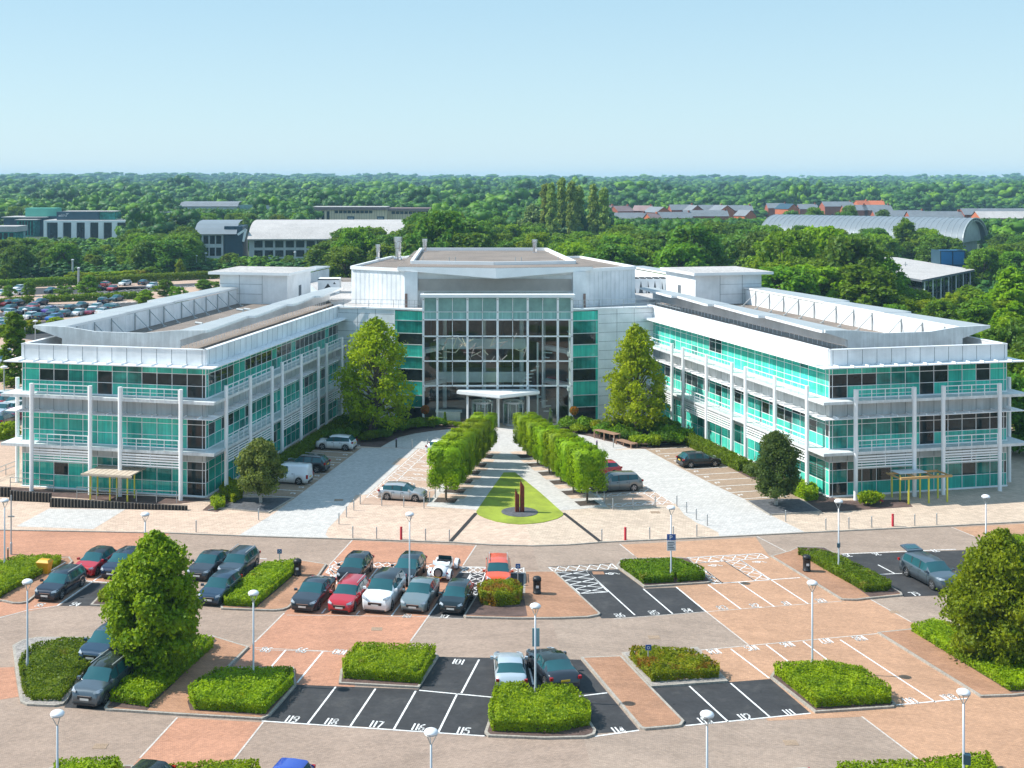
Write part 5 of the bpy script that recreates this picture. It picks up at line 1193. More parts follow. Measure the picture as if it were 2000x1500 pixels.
# standards and topiary at the door
for x,y,l,mt in ((830,836,'small ball-headed tree with red flowers left of the entrance glass','l_red'),(1121,838,'small ball-headed tree with orange flowers right of the entrance glass','l_red')):
    rng=np.random.default_rng(int(x)); cr=MB(); d=rng.normal(0,1,(700,3)); d/=np.linalg.norm(d,axis=1)[:,None]; P=d*.5*rng.uniform(.7,1.05,(700,1))+np.array([0,0,2.15]); cr.leaves(P,d,np.full(700,.14),0,2); ico(cr,(0,0,2.15),(.45,)*3,0)
    tr=MB(); tr.tube((0,0,0),(0,0,1.8),.035); place_tree((cr.mesh('crown',M[mt]),tr.mesh('trunk',bk)),G(x,y),0,1,l,'ornamental tree','ball_tree')
for x,y,l,h,w in ((869,832,'slim clipped conifer on the left of the entrance',1.5,.5),(1075,826,'slim clipped conifer on the right of the entrance',1.6,.5)):
    rng=np.random.default_rng(3); cr=MB(); n=500; t=rng.uniform(0,1,n); a=rng.uniform(0,6.28,n); r=w*.5*(1-t*.75); P=np.stack([r*np.cos(a),r*np.sin(a),t*h+.15],1); cr.leaves(P,np.stack([np.cos(a),np.sin(a),a*0+.3],1),np.full(n,.12),0,3); tr=MB(); tr.tube((0,0,0),(0,0,h*.9),w*.25,w*.05); place_tree((cr.mesh('crown',M['l_mid']),tr.mesh('trunk',bk)),G(x,y),0,1,l,'topiary','clipped_conifer')
# low hedges as lumpy clipped masses
def pdist(P,x,y):
    ins=False; dm=1e9; n=len(P)
    for i in range(n):
        ax,ay=P[i]; bx,by=P[(i+1)%n]
        if (ay>y)!=(by>y) and x<(bx-ax)*(y-ay)/(by-ay)+ax: ins=not ins
        dx,dy=bx-ax,by-ay; t=max(0,min(1,((x-ax)*dx+(y-ay)*dy)/(dx*dx+dy*dy+1e-9))); dm=min(dm,math.hypot(x-ax-dx*t,y-ay-dy*t))
    return dm if ins else -dm
def hedge(P,h_,label,mat='l_hedge',z0=.12,dens=150,ls=.115,lump=.26,lsc=.85,edge=.5,name='hedge',cat='hedge',group='low hedges between the parking bays'):
    h=h_*(.86 if z0>.05 else 1)
    if isinstance(P,str): P=poly(P)
    xs=[p[0] for p in P]; ys=[p[1] for p in P]; cx,cy=sum(xs)/len(xs),sum(ys)/len(ys)
    def H(x,y,d):
        nn=noise.noise(Vector((x*lsc,y*lsc,3.3)))*lump+noise.noise(Vector((x*3.1,y*3.1,7)))*lump*.45
        return max(0,h*(min(1,max(0,d)/edge)**.38)+nn)
    st=.30; nx=int((max(xs)-min(xs))/st)+2; ny=int((max(ys)-min(ys))/st)+2; b=MB(); vid={}
    D={}
    for i in range(nx):
        for j in range(ny):
            x=min(xs)+i*st; y=min(ys)+j*st; D[i,j]=(x,y,pdist(P,x,y))
    for i in range(nx-1):
        for j in range(ny-1):
            q=[(i,j),(i+1,j),(i+1,j+1),(i,j+1)]
            if min(D[k][2] for k in q)>.06:
                idx=[]
                for k in q:
                    if k not in vid: x,y,d=D[k]; vid[k]=len(b.v); b.v.append((x-cx,y-cy,z0+max(0,H(x,y,d)-.14)*min(1,max(0,d-.05)/.3)))
                    idx.append(vid[k])
                b.f.append(tuple(idx)); b.m.append(0)
    rng=random.Random(len(P)*17+int(abs(cx)*10)); pts=[];nr=[]
    A=abs(sum(P[i][0]*P[(i+1)%len(P)][1]-P[(i+1)%len(P)][0]*P[i][1] for i in range(len(P))))/2
    n=int(min(A*dens,13000)); tries=0
    while len(pts)<n and tries<n*6:
        tries+=1; x=rng.uniform(min(xs),max(xs)); y=rng.uniform(min(ys),max(ys)); d=pdist(P,x,y)
        if d<0: continue
        pts.append((x-cx,y-cy,z0+H(x,y,d)+rng.uniform(-.07,.05))); nr.append((0,0,1))
    per=[(P[i],P[(i+1)%len(P)]) for i in range(len(P))]
    for a,c in per:
        L_=math.hypot(c[0]-a[0],c[1]-a[1]); nx_,ny_=(c[1]-a[1])/max(L_,.01),-(c[0]-a[0])/max(L_,.01)
        for i in range(int(L_*h*dens*2.2)):
            t=rng.random(); x=a[0]+(c[0]-a[0])*t; y=a[1]+(c[1]-a[1])*t; z=rng.uniform(.0,1)*h*.92; k=rng.uniform(-.05,.16)*(z/h)
            s=1 if pdist(P,x+nx_*.1,y+ny_*.1)<0 else -1
            pts.append((x-cx-s*nx_*(.12-k),y-cy-s*ny_*(.12-k),z0+z)); nr.append((s*nx_,s*ny_,.3))
    b.leaves(np.array(pts),np.array(nr,float),np.full(len(pts),ls),0,5,.65)
    o=b.build(name,M[mat]); o.location=(cx,cy,0); tag(o,label,cat,group); return o
hedge("1 -500,560 0,485 250,425 560,415 740,425 750,470 440,640 90,830 0,890 -500,900",.6,'juniper hedge at the left edge behind the yellow grit bin')
hedge("1 1200,935 1190,880 1330,770 1420,800 1320,940",.5,'small piece of hedge left of the big hornbeam, beside bay 94')
hedge("2 740,920 715,880 1210,470 1640,420 1655,450 1560,570 1130,935",.75,'long bright clipped hedge beside the left litter bin',lump=.2)
hedge("4 560,690 530,620 640,575 900,575 960,640 930,690 700,712",1.25,'bronze and green shrub on the bark bed in front of the orange red crossover','l_brown',lump=.22,edge=.6)
hedge("5 45,312 240,452 505,440 500,400 530,400 540,438 770,420 760,370 520,290 150,300",.75,'square dark green hedge at the foot of the lamp with the parking sign','l_hedge2')
hedge("6 80,375 400,562 650,700 850,690 880,660 430,430 250,380",.7,'long narrow hedge beside the right litter bin, with a lamp in it','l_hedge2')
hedge("7 160,480 200,720 280,790 540,790 620,700 720,560 860,430 830,265 560,265 300,310 200,400",.42,'spreading dark juniper mass on the gravel-edged island at the left','l_hedge2',lump=.26,lsc=.8,edge=.9)
hedge("7 975,800 1310,848 1900,310 1880,280 1740,275 1250,540 1000,720",.7,'long hedge round the foot of the big hornbeam')
hedge("D 1050,650 1080,690 1480,715 1640,550 1630,505 1200,510 1050,610",.85,'bright square hedge beside bay 119')
hedge("E 450,480 860,508 938,365 930,352 520,342 450,430",.85,'bright square hedge between bays 100 and 101',lump=.2)
hedge("E 1215,740 1230,757 1560,767 1745,725 1740,665 1650,570 1500,566 1450,600 1400,556 1250,560 1210,680",.9,'bright double-humped hedge behind the pale silver saloon',lump=.24,edge=.45)
hedge("F 185,335 290,440 600,420 600,392 480,325 200,312",.75,'bronze-tinted hedge with a small blue sign beside bay 104','l_brown')
hedge("F 848,402 1040,560 1390,540 1390,502 1250,410 1100,388 860,388",.8,'bright green hedge between bays 111 and 110')
hedge("F 1478,205 1930,480 2150,480 2150,380 1640,192 1560,182",.65,'long hedge along the right edge under the big tree')
hedge("6 1825,255 2000,365 2290,520 2300,255 1850,242",.6,'hedge corner at the right edge behind the big tree')
hedge("P 110,1512 230,1506 280,1600 60,1620",.85,'hedge cut off by the bottom edge at the left')
hedge("P 330,1522 505,1512 520,1600 300,1600",.85,'hedge cut off by the bottom edge between the black and blue cars')
hedge("P 1635,1518 1790,1512 1930,1496 1985,1600 1600,1640",.85,'hedge cut off by the bottom right edge round the lamp')
hg='clipped hedges along the wings'
hedge([tuple((WF[-1]@Vector((*p,0))).xy) for p in ((-1.9,5),(-1.9,36),(-3.4,36),(-3.4,5))],1.1,'long clipped hedge along the foot of the left wing','l_hedge2',0,90,.16,group=hg)
hedge([tuple((WF[1]@Vector((*p,0))).xy) for p in ((-1.9,11),(-1.9,30),(-3.5,30),(-3.5,11))],1.15,'long clipped hedge along the foot of the right wing','l_hedge2',0,90,.16,group=hg)
hedge([tuple((WF[1]@Vector((*p,0))).xy) for p in ((-1.9,8.6),(-1.9,10.4),(-3.3,10.4),(-3.3,8.6))],1.0,'short clump of hedge between the birch and the long hedge on the right','l_hedge2',0,90,.16,group=hg)
hedge("C 935,345 1000,375 1055,370 1050,340 1000,320 960,318",1.0,'rounded clipped shrub between the birch and the right wing corner','l_hedge',0,70,.18,group=hg)
hedge("P 428,968 455,985 474,975 470,955 445,948",.9,'yellow green clipped shrub beside the olive tree','l_yellow',0,70,.18,group=hg)
hedge("P 410,985 420,997 440,993 438,978 420,975",.7,'small bright bush at the corner of the left wing','l_hedge',0,80,.16,group=hg)
# shrubs in the planting beds
def shrub_mesh(seed,mat,h,w,n=1400,ls=.2):
    rng=np.random.default_rng(seed); B=[(rng.uniform(-.3,.3)*w,rng.uniform(-.3,.3)*w,h*rng.uniform(.35,.7),w*rng.uniform(.22,.34),h*rng.uniform(.25,.34)) for _ in range(9)]
    m=MB(); P,N=crown_pts(B,n,rng); P[:,2]=np.maximum(P[:,2],.02); m.leaves(P,N,np.full(len(P),ls),0,seed)
    for b in B: ico(m,b[:3],(b[3]*.7,b[3]*.7,b[4]*.75),0,6,4)
    return m.mesh('shrub',M[mat])
SM={k:shrub_mesh(50+i,k,1.3,2.3) for i,k in enumerate(('l_oak','l_mid','l_hedge','l_hedge2','l_yellow','l_brown'))}
SH=[(650,862,'l_oak',1.1),(665,850,'l_hedge2',1.2),(685,858,'l_mid',1.0),(700,848,'l_oak',1.2),(720,862,'l_hedge2',.9),(745,858,'l_oak',1.0),(757,846,'l_mid',1.1),(775,846,'l_oak',1.1),(795,840,'l_hedge2',1.1),(815,836,'l_mid',.9),(840,834,'l_hedge2',.9),(858,833,'l_mid',.8),(880,832,'l_hedge',.6),(893,833,'l_hedge',.5),
(1108,838,'l_mid',1.1),(1133,846,'l_hedge',.9),(1145,841,'l_mid',1.2),(1163,843,'l_yellow',1.1),(1180,850,'l_mid',1.1),(1197,848,'l_oak',1.3),(1215,855,'l_mid',1.1),(1232,862,'l_oak',1.0),(1255,870,'l_hedge',1.1),(1272,872,'l_yellow',1.0),(1295,868,'l_oak',1.3),(1312,868,'l_mid',1.4),(1325,862,'l_oak',1.3),(1285,852,'l_oak',1.5),(1262,848,'l_oak',1.4),(1300,845,'l_mid',1.3),(1240,842,'l_mid',1.2),(1695,985,'l_yellow',1.0),(675,838,'l_oak',1.2),(700,835,'l_mid',1.2)]
cnm=dict(l_oak='dark green',l_mid='mid green',l_hedge='bright green',l_hedge2='deep green',l_yellow='yellow green',l_brown='bronze')
gr={}
for i,(x,y,k,s) in enumerate(SH): gr.setdefault((x>1000,x>1500,k),[]).append((x,i))
for i,(x,y,k,s) in enumerate(SH):
    v=sorted(gr[(x>1000,x>1500,k)]); r_=[q[1] for q in v].index(i); o=bpy.data.objects.new('shrub',SM[k]); C.objects.link(o); o.location=G(x,y); o.scale=(s,)*3; o.rotation_euler=(0,0,i*1.3)
    where='in front of the right wing beside the shelter' if x>1500 else ('in the planting bed right of the entrance loop' if x>1000 else 'in the planting bed left of the entrance loop')
    tag(o,f'{cnm[k]} shrub {where}'+(f', {NUM[r_]} from the left' if len(v)>1 else ''),'shrub','shrubs in the entrance beds')
# ================================================================ background: car park, buildings, woods
sheetobj('car_park_paving','bay_pink',.008,["P -400,562 60,556 440,541 480,556 400,590 250,640 70,700 50,760 45,850 38,925 -400,1000"])
sheetobj('car_park_asphalt','asphalt',.014,["P -300,583 290,571 330,562 180,560 -300,572","P 150,565 420,551 430,557 160,573","P -300,604 280,590 285,598 -300,613","P -300,618 260,604 255,612 -300,628","P -300,645 200,622 150,636 -300,662","P 60,640 150,650 90,668 30,660"])
m=MB()
for (a,b,n,dv) in (((0,583),(290,571),22,VL*4.6),((0,604),(280,590),22,VL*4.6),((0,618),(260,604),20,VL*-4.6),((160,573),(430,557),20,VL*4.6)):
    for i in range(n+1):
        p=G(*a).lerp(G(*b),i/n); q=p+dv; r=Vector((.12,0,0)); m.face([(x.x,x.y,.02) for x in (p-r,p+r,q+r,q-r)])
m.build('bay_markings',M['line'],kind='structure')
def lhedge(a,b,w,h,label,mat='l_hedge2'):
    p=G(*a);q=G(*b); d=(q-p).normalized(); n=Vector((-d.y,d.x,0))*w/2
    hedge([tuple(v.xy) for v in (p+n,p-n,q-n,q+n)],h,label,mat,0,7,.5,.25,.3,.6,group='hedges of the far left car park')
lhedge((-60,565),(150,556),3,2.2,'trimmed hedge along the back of the far left car park'); lhedge((155,557),(470,541),3,2.2,'hedge along the back of the far left car park, right-hand stretch')
lhedge((85,590),(272,583),2.6,1.6,'hedge between the two halves of the far left car park'); lhedge((-30,600),(60,591),2.6,1.6,'short hedge at the left end of the far car park')
lhedge((-20,652),(70,650),2.6,1.6,'hedge behind the columnar tree at the left edge'); lhedge((-40,860),(34,852),2.5,1.6,'hedge at the left edge beside the left wing','l_hedge')
lhedge((-40,745),(20,742),2.5,1.6,'hedge at the left edge behind the lamp','l_hedge')
# ---- background buildings
def bldg(name,label,loc,rz,cat='building'): return thing(name,loc,rz,label,cat)
def bx(o,name,mat,*boxes,par=None):
    b=MB(); 
    for q in boxes: b.box(*q)
    return b.build(name,M[mat],par or o)
def win(o,x0,x1,y,z0,z1,n,m=1,gap=.3,mat='glassdark',name='window'):
    w=(x1-x0)/n
    for i in range(n):
        f=MB(); f.box(x0+w*i+gap/2,x0+w*(i+1)-gap/2,y-.06,y+.02,z0,z1); f.build(name,M[mat],o)
# white framed office, left
p=G(85,466); q=G(257,466); Yb=p.y; o=bldg('office_block','white-framed office with six tall dark openings and a navy upper storey, far left',(p.x,Yb,0),0)
Wd=q.x-p.x; bx(o,'frame_wall','white',(0,Wd,0,1,8.0,9.0),(0,1.6,0,1,0,8.0),(Wd-1.8,Wd,0,1,0,8.0),*[(1.6+ (Wd-3.4)/6*(i+1)-1.3,1.6+(Wd-3.4)/6*(i+1)+1.3,0,1,0,8.0) for i in range(5)])
bx(o,'wall','navy',(.2,Wd-.2,1.2,22,0,8.6)); bx(o,'roof','roof_pale',(-.2,Wd+4,1,24,8.95,9.1)); win(o,1.6,Wd-1.8,1.0,.6,7.8,6,gap=2.8)
bx(o,'upper_storey','navy',(5,26,5,18,9.1,13.2)); bx(o,'upper_storey','glassmid',(26.2,34,6,18,9.1,13.0)); bx(o,'upper_roof','roof_pale',(8,34,5,18,13.2,13.5))
b=MB()                                            # faded white name and swoosh on the upper storey
for x,st in ((6.0,[(0,0),(.35,.35),(.7,.35),(.7,-.3),(0,-.3),(0,0),(.7,0)]),(6.9,[(.7,.9),(.7,-.3),(0,-.3),(0,.35),(.7,.35)]),(7.8,[(.6,-.3),(0,-.3),(0,.35),(.6,.35)]),(8.6,[(0,.9),(0,-.3),(0,.35),(.6,.35),(.6,-.3)]),(9.5,[(0,.35),(.6,.35),(0,-.3),(.6,-.3)])):
    for u,v in zip(st,st[1:]): b.bar((x+u[0],4.93,11.2+u[1]),(x+v[0],4.93,11.2+v[1]),.12)
b.bar((9.6,4.93,12.0),(11.2,4.93,12.5),.16); b.bar((9.8,4.93,12.5),(10.6,4.93,11.7),.12)
b.build('lettering',M['signw'],o)
# dark glass office with mint box
Y=640; X=(7-CX)*Y/F; o=bldg('office_block','dark glass office topped by a mint green box, at the far left',(X,Y,0),0)
bx(o,'wall','navy',(0,22,0,20,0,9.5)); bx(o,'roof','roof_pale',(-1,23,-1,20,9.5,9.9)); bx(o,'wing','glassmid',(10,19,-9,-.1,0,8.5)); bx(o,'wing_roof','roof_pale',(9,20,-10,0,8.5,8.8)); bx(o,'plant_box','mint',(10,26,4,14,9.9,14.4)); win(o,11,18.5,-9,.8,8,5,gap=.6); bx(o,'link_block','navy',(22.2,30,2,18,0,10.2))
Y=560; X=(-30-CX)*Y/F; o=bldg('office_block','low building with a pale roof at the left edge of the photo',(X,Y,0),0); bx(o,'wall','glassmid',(0,14,0,14,0,5.5)); bx(o,'roof','roof_pale',(-.6,15,-.6,14,5.5,8.0)); win(o,.5,13.5,0,.6,5,5,gap=.8)
# office with arched roof
o=bldg('office_block','grey office with a sweeping arched metal roof behind the left wing',((388-CX)*452/F,452,0),math.radians(2))
Lb=92; b=MB(); N=12
def arch(t,y0,x0,x1,z0,zr): return None
sec=[(-2.2,9.6),(0,10.6),(3,11.8),(7,12.8),(12,13.3)]
b=MB()
rows=[]
for xx in (0,14): rows.append([(xx+(-1.5 if xx==0 else 0),y,z) for y,z in ((-1.5,9.2),(1.5,11.2),(6,12.9),(12,13.6),(20,13.8))])
gr_=[[(x,y,z) for x,y,z in r] for r in rows]; b.grid(gr_)
b.build('roof',M['sheetroof'],o)
b=MB(); b.grid([[(x,y,z) for y,z in ((-1.8,7.4),(3,9.6),(8,11.4),(14,12.7),(22,13.4),(30,13.5))] for x in (18,Lb)]); 
b.face([(18,y,z) for y,z in ((-1.8,7.4),(3,9.6),(8,11.4),(14,12.7),(22,13.4),(30,13.5))]+[(18,30,13.0),(18,14,12.2),(18,3,9.1),(18,-1.8,7.0)]); b.face([(18,-1.8,7.4),(Lb,-1.8,7.4),(Lb,-1.8,7.0),(18,-1.8,7.0)]); b.build('roof',M['roof_pale'],o)
bx(o,'wall','panel_grey',(1,9,0,20,0,9.8),(18.5,Lb-1,0,29,0,7.3)); bx(o,'stair_tower','navy',(9.2,16,1,18,0,12.0)); win(o,1.5,8.5,0,5.6,8.6,3,gap=.5); win(o,1.5,8.5,0,1.2,4.2,3,gap=.5); win(o,20,Lb-3,0,4.2,6.7,18,gap=.8); win(o,20,Lb-3,0,.8,3.2,18,gap=.8)
b=MB(); b.bar((14.5,-2,9),(17.5,-2,11),.8); b.bar((17.5,-2,11),(16.6,-2,6.5),.8); b.build('strut',M['white'],o)
# buff brick office
o=bldg('office_block','buff brick office with deep flat brown eaves behind the arched roof',((612-CX)*700/F,700,1.6),math.radians(-3)); Wd=68
bx(o,'wall','brick_b',(0,42,0,20,0,10.6),(42,Wd,6,24,0,10.0)); bx(o,'roof','tile_p',(-1.0,42,-1.0,20,10.6,12.0),(42,Wd+1,5.0,24,10.0,11.4)); bx(o,'roof_sheet','roof_pale',(-.8,42,-.8,20,12.02,12.3))
win(o,12,34,0,8.6,10.2,9,gap=.4); win(o,1,10,0,3,9.8,3,gap=1.4); win(o,44,Wd-2,6,8.0,9.6,9,gap=.4); 
for x in (19.5,36.5):
    b=MB(); b.box(x,x+4,-.25,-.05,4.6,6.9); sg_=b.build('sign_board',M['navy'],o); b=MB()
    for i in range(5): b.box(x+.5+.6*i,x+.85+.6*i,-.29,-.25,5.5,6.1)
    b.build('lettering',M['signw'],sg_)
# far glass-roofed building
o=bldg('office_block','long low building with a dark glazed roof among the far trees, upper left',((342-CX)*800/F,800,3.4),0); bx(o,'wall','panel_grey',(4,40,0,16,0,9)); b=MB(); b.grid([[(x,y,z) for y,z in ((-1,8.6),(4,11),(16,11.6))] for x in (3,41)]); b.build('roof',M['tile'],o); bx(o,'annexe','pale2',(42,56,2,14,0,9.5)); bx(o,'annexe_roof','roof_pale',(55,72,4,16,10,10.5)); bx(o,'annexe_wall','panel_grey',(58,70,5,15,0,10))
o=bldg('office_block','small dark cube building left of the arched roof office',((302-CX)*600/F,600,0),0); bx(o,'wall','navy',(0,9,0,10,0,13)); bx(o,'roof','sheetroof',(-.3,9.3,-.3,10,13,13.4)); bx(o,'louvre','joint',(1,3.5,-.1,0,9,11)); 
o=bldg('office_block','pale gabled roof among the trees above the arched roof office',((432-CX)*850/F,850,0),0); bx(o,'wall','roof_pale',(0,11,0,8,0,7)); b=MB(); b.prism([(-.5,0),(11.5,0),(10,3),(1,3)],0,8,0); b.v=[(x,z,y+7) for x,y,z in b.v]; b.build('roof',M['tile_p'],o)
# barrel-roofed hall
o=bldg('sports_hall','large hall with a grey barrel-vaulted metal roof behind the trees on the right',((1487-CX)*512/F,512,0),math.radians(-38))
Lb=80; b=MB(); ar=[(math.pi*(1-i/18)) for i in range(19)]; prof=[(16+18*math.cos(a),5.6+8.8*math.sin(a)) for a in ar]
b.grid([[(x,y,z) for y,z in prof] for x in [Lb*i/24 for i in range(25)]]); r_=b.build('roof',M['sheetroof'],o,True)
b=MB()
for i in range(75): x=Lb*i/74; 
for i in range(38):
    x=Lb*i/37
    for (y0,z0),(y1,z1) in zip(prof,prof[1:]): b.bar((x,y0,z0+.06),(x,y1,z1+.06),.12)
b.build('roof_seams',M['galv'],r_)
bx(o,'wall','panel_grey',(1,Lb-3,1,31,0,6.0)); 
for x in (Lb-2,1.5): b=MB(); b.face([(x,y*.94+.6,z-.5) for y,z in prof]); b.build('gable',M['panel_grey'],o)
b=MB()
for (y0,z0),(y1,z1) in zip(prof,prof[1:]): b.bar((Lb+.1,y0,z0),(Lb+.1,y1,z1),.35); b.bar((Lb+.1,y0*.93+.8,z0-1.0),(Lb+.1,y1*.93+.8,z1-1.0),.25); b.bar((Lb+.1,y0,z0),(Lb+.1,y1*.93+.8,z1-1.0),.15)
b.build('truss',M['galv'],o)
b=MB()
for i in range(8): b.bar((4+9*i,-2.4,0),(4+9*i,0,6),.35); b.bar((4+9*i,-2.4,0),(1+9*i,0,6),.25)
b.build('buttress',M['panel_dull'],o)
# flat roofed building and blue box, right
o=bldg('office_block','low building with a wide pale flat roof and dark glass front, beside the blue box',(0,0,0),0); P=[G(1700,503,6),G(1751,503,6),G(1904,527,6),G(1801,547.5,6),G(1703,531,6)]; P=[(v.x,v.y) for v in P]; cx=sum(v[0] for v in P)/5; cy=sum(v[1] for v in P)/5; o.location=(cx,cy,0)
P=[(x-cx,y-cy) for x,y in P]; b=MB(); b.prism([(x*1.0,y*1.0) for x,y in P],5.6,6.1,1,0,None,True); b.build('roof',[M['roof_pale'],M['joint']],o); b=MB(); b.prism([(x*.90,y*.93) for x,y in P],0,5.55); b.build('wall',M['glassdark'],o)
A,B_=[Vector((P[i][0]*.9,P[i][1]*.93,0)) for i in (3,2)]
for i in range(7): c=A.lerp(B_,i/6)+Vector((.3,-.4,0)); b=MB(); b.tube(c,c+Vector((0,0,5.6)),.16); b.build('column',M['panel'],o)
b=MB(); b.tube((0,0,6.1),(0,0,7.3),.12); b.tube((-.5,0,6.6),(.5,0,6.6),.08); b.build('vent',M['galv'],o)
Y=335; o=bldg('plant_tower','bright blue louvred box rising behind the pale flat roof',((1837-CX)*Y/F,Y,0),0); bx(o,'wall','bluebox',(0,6.6,0,6,0,9.7)); bx(o,'frame','navy',(-.15,.1,-.15,6,0,9.9),(6.5,6.75,-.15,6,0,9.9),(3.2,3.4,-.15,0,0,9.9),(0,6.6,-.16,0,9.6,9.9),(0,6.6,-.16,0,5.8,6.0))
# houses
def house(px,Y,w,d,h,rz,wall,roof,label,gable_front=False,ridge=3.2,name='brick_house',grp='new houses beyond the wood'):
    o=bldg(name,label,((px-CX)*Y/F,Y,0),rz,'house'); o['group']=grp
    b=MB(); h+=3.4; b.box(-w/2,w/2,0,d,0,h)
    if gable_front:
        b.face([(-w/2,0,h),(w/2,0,h),(0,0,h+ridge)]); b.face([(-w/2,d,h),(w/2,d,h),(0,d,h+ridge)]); b.build('wall',M[wall],o)
        r=MB(); e=.4
        for s in (-1,1): r.face([(s*(w/2+e),-e,h-.2),(s*(w/2+e),d+e,h-.2),(0,d+e,h+ridge+.1),(0,-e,h+ridge+.1)]); 
        r.build('roof',M[roof],o)
    else:
        b.face([(-w/2,0,h),(-w/2,d,h),(-w/2,d/2,h+ridge)]); b.face([(w/2,0,h),(w/2,d,h),(w/2,d/2,h+ridge)]); b.build('wall',M[wall],o)
        r=MB(); e=.4
        for y,s in ((0,-1),(d,1)): r.face([(-w/2-e,y+s*e,h-.2),(w/2+e,y+s*e,h-.2),(w/2+e,d/2,h+ridge+.1),(-w/2-e,d/2,h+ridge+.1)])
        r.build('roof',M[roof],o)
        b=MB(); b.box(w/2-1.4,w/2-.5,d/2-.5,d/2+.5,h+ridge-.6,h+ridge+1.0); b.build('chimney',M[wall],o)
    for s in (-1,1):
        for z in (1.0,3.6): b=MB(); b.box(s*w*.25-.6,s*w*.25+.6,-.06,.02,z,z+1.3); b.build('window',M['glassdark'],o)
HS=[(1192,820,12,9,5.4,.5,'brick','tile_p','plum-roofed house just right of the poplars',0),(1222,800,13,9,5.6,.55,'brick','tile_p','plum-roofed brick house, second right of the poplars',0),(1252,810,12,10,5.6,-.5,'brick','tile_p','house with a large plum roof left of the orange gable house',0),
(1296,770,12,12,5.6,.55,'brick_o','tile','house with a bright orange brick gable and dark slate roof',1),(1283,705,8,8,3.2,.5,'brick_o','tile_p','low orange brick garage in front of the orange gable house',0),(1335,800,16,9,6.4,.1,'brick','tile','slate-roofed terrace right of the orange gable house',0),
(1362,790,9,10,6.2,.3,'brick','tile','dark red gabled house in the middle of the terraces',1),(1392,800,16,9,6.2,.05,'brick','tile','slate-roofed terrace in the middle of the estate',0),(1420,790,12,11,6.2,.5,'brick_o','tile','slate house with an orange gable edge right of the middle terrace',1),(1447,800,16,9,6.0,0,'brick','tile','long slate-roofed terrace above the hall roof',0),
(1466,730,9,9,4.6,.55,'brick_o','tile','small orange gabled house beside the left end of the hall',1),(1380,730,26,9,4.4,.0,'brick','tile','low slate roof in front of the terraces',0),(1320,720,20,8,3.6,.1,'brick','tile','low slate roof in front of the orange gable house',0),(1230,715,20,8,3.4,.0,'brick','tile','low slate roof in front of the plum-roofed houses',0),
(1550,820,10,12,6.6,.5,'brick_o','navy','house with an orange gable and black roof above the hall',1),(1520,860,14,9,6.2,0,'brick','tile','slate-roofed house above the left end of the hall',0),(1580,850,13,9,5.8,0,'brick','tile','slate-roofed house right of the black roof above the hall',0),(1640,880,22,10,7.0,.1,'brick','tile','long pale slate roof above the middle of the hall',0),
(1672,800,15,9,6.2,0,'brick','tile','slate roof with a dark gable above the middle of the hall',0),(1716,800,18,9,6.2,0,'brick','tile','slate terrace above the middle of the hall, right of the dark gable',0),(1690,900,10,9,7.4,.3,'brick_o','brick_o','house with an orange tiled roof behind the slate terraces',0),(1712,905,11,9,7.2,-.2,'brick_o','brick_o','orange tiled roof right of its neighbour behind the slate terraces',0),
(1760,720,30,9,4.6,0,'brick','tile','long low terrace with red gables above the right half of the hall',0),(1830,690,30,9,4.8,0,'brick','tile','long low terrace with red gables above the right end of the hall',0),(1950,690,38,10,6.4,0,'brick','tile','terrace with a row of dark red gables at the right edge',0),(1990,640,40,12,6.0,0,'brick_o','roof_pale','long red brick building at the right edge below the terrace',0),
(984,1150,12,9,6.0,.2,'signw','brick_o','white house with an orange roof left of the poplars',0),(1000,1000,14,9,5.5,.3,'brick_o','tile_p','house with a plum roof low between the trees left of the poplars',0),(1011,1160,12,9,6.2,-.3,'brick','tile_p','pinkish house beside the white one left of the poplars',1),(1028,1170,12,9,6.2,.2,'signw','tile','pale house right of the pinkish house left of the poplars',0),(1150,1100,14,9,7.0,0,'signw','tile','grey-roofed house glimpsed between the poplars',0),(1192,1120,12,9,7.5,0,'brick_o','tile_p','orange house with a hipped roof far right of the poplars',0),(1260,1100,14,9,7.5,0,'signw','tile','pale far house above the plum roofs',0),(925,1080,12,9,6.5,.2,'brick_o','brick_o','orange roofed house peeping above the dark trees behind the centre',0)]
for hh in HS: house(hh[0],hh[1],hh[2],hh[3],hh[4],hh[5],hh[6],hh[7],hh[8],bool(hh[9]))
for px0,px1,Y,z,n in ((1740,1860,688,7.2,6),(1912,2000,688,8.6,8)):
    for i in range(n):
        px=px0+(px1-px0)*(i+.5)/n; X=(px-CX)*Y/F; o=bldg('gabled_dormer',f'small dark red gable on the terrace roof {"above the hall" if n==6 else "at the right edge"}, {NUM[i]} from the left',(X,Y-1.5,0),0,'gable'); o['group']='red gables'
        b=MB(); b.box(-1.4,1.4,0,3,0,z-2); b.face([(-1.4,0,z-2),(1.4,0,z-2),(0,0,z+1.2)]); b.build('wall',M['brick'],o); r=MB(); 
        for s in (-1,1): r.face([(s*1.5,-.1,z-2.1),(s*1.5,3,z-2.1),(0,3,z+1.3),(0,-.1,z+1.3)])
        r.build('roof',M['tile'],o)
# ---- manholes and gullies
for i,(k,x,y,r) in enumerate((('4',1660,378,.42),('4',1150,603,.3),('E',1955,600,.0),('8',620,700,.35),('B',420,880,.35),('C',300,1000,.35),('3',1100,1180,.35),('6',900,850,.3),('D',560,880,.35),('L',760,980,.4),('R',1000,1005,.4))):
    if r<=0: continue
    c=QG(k,x,y); b=MB(); b.box(c.x-r,c.x+r,c.y-r*.8,c.y+r*.8,.0,.021); b.build('manhole_cover',M['bay'] if i else M['path'],kind='structure')
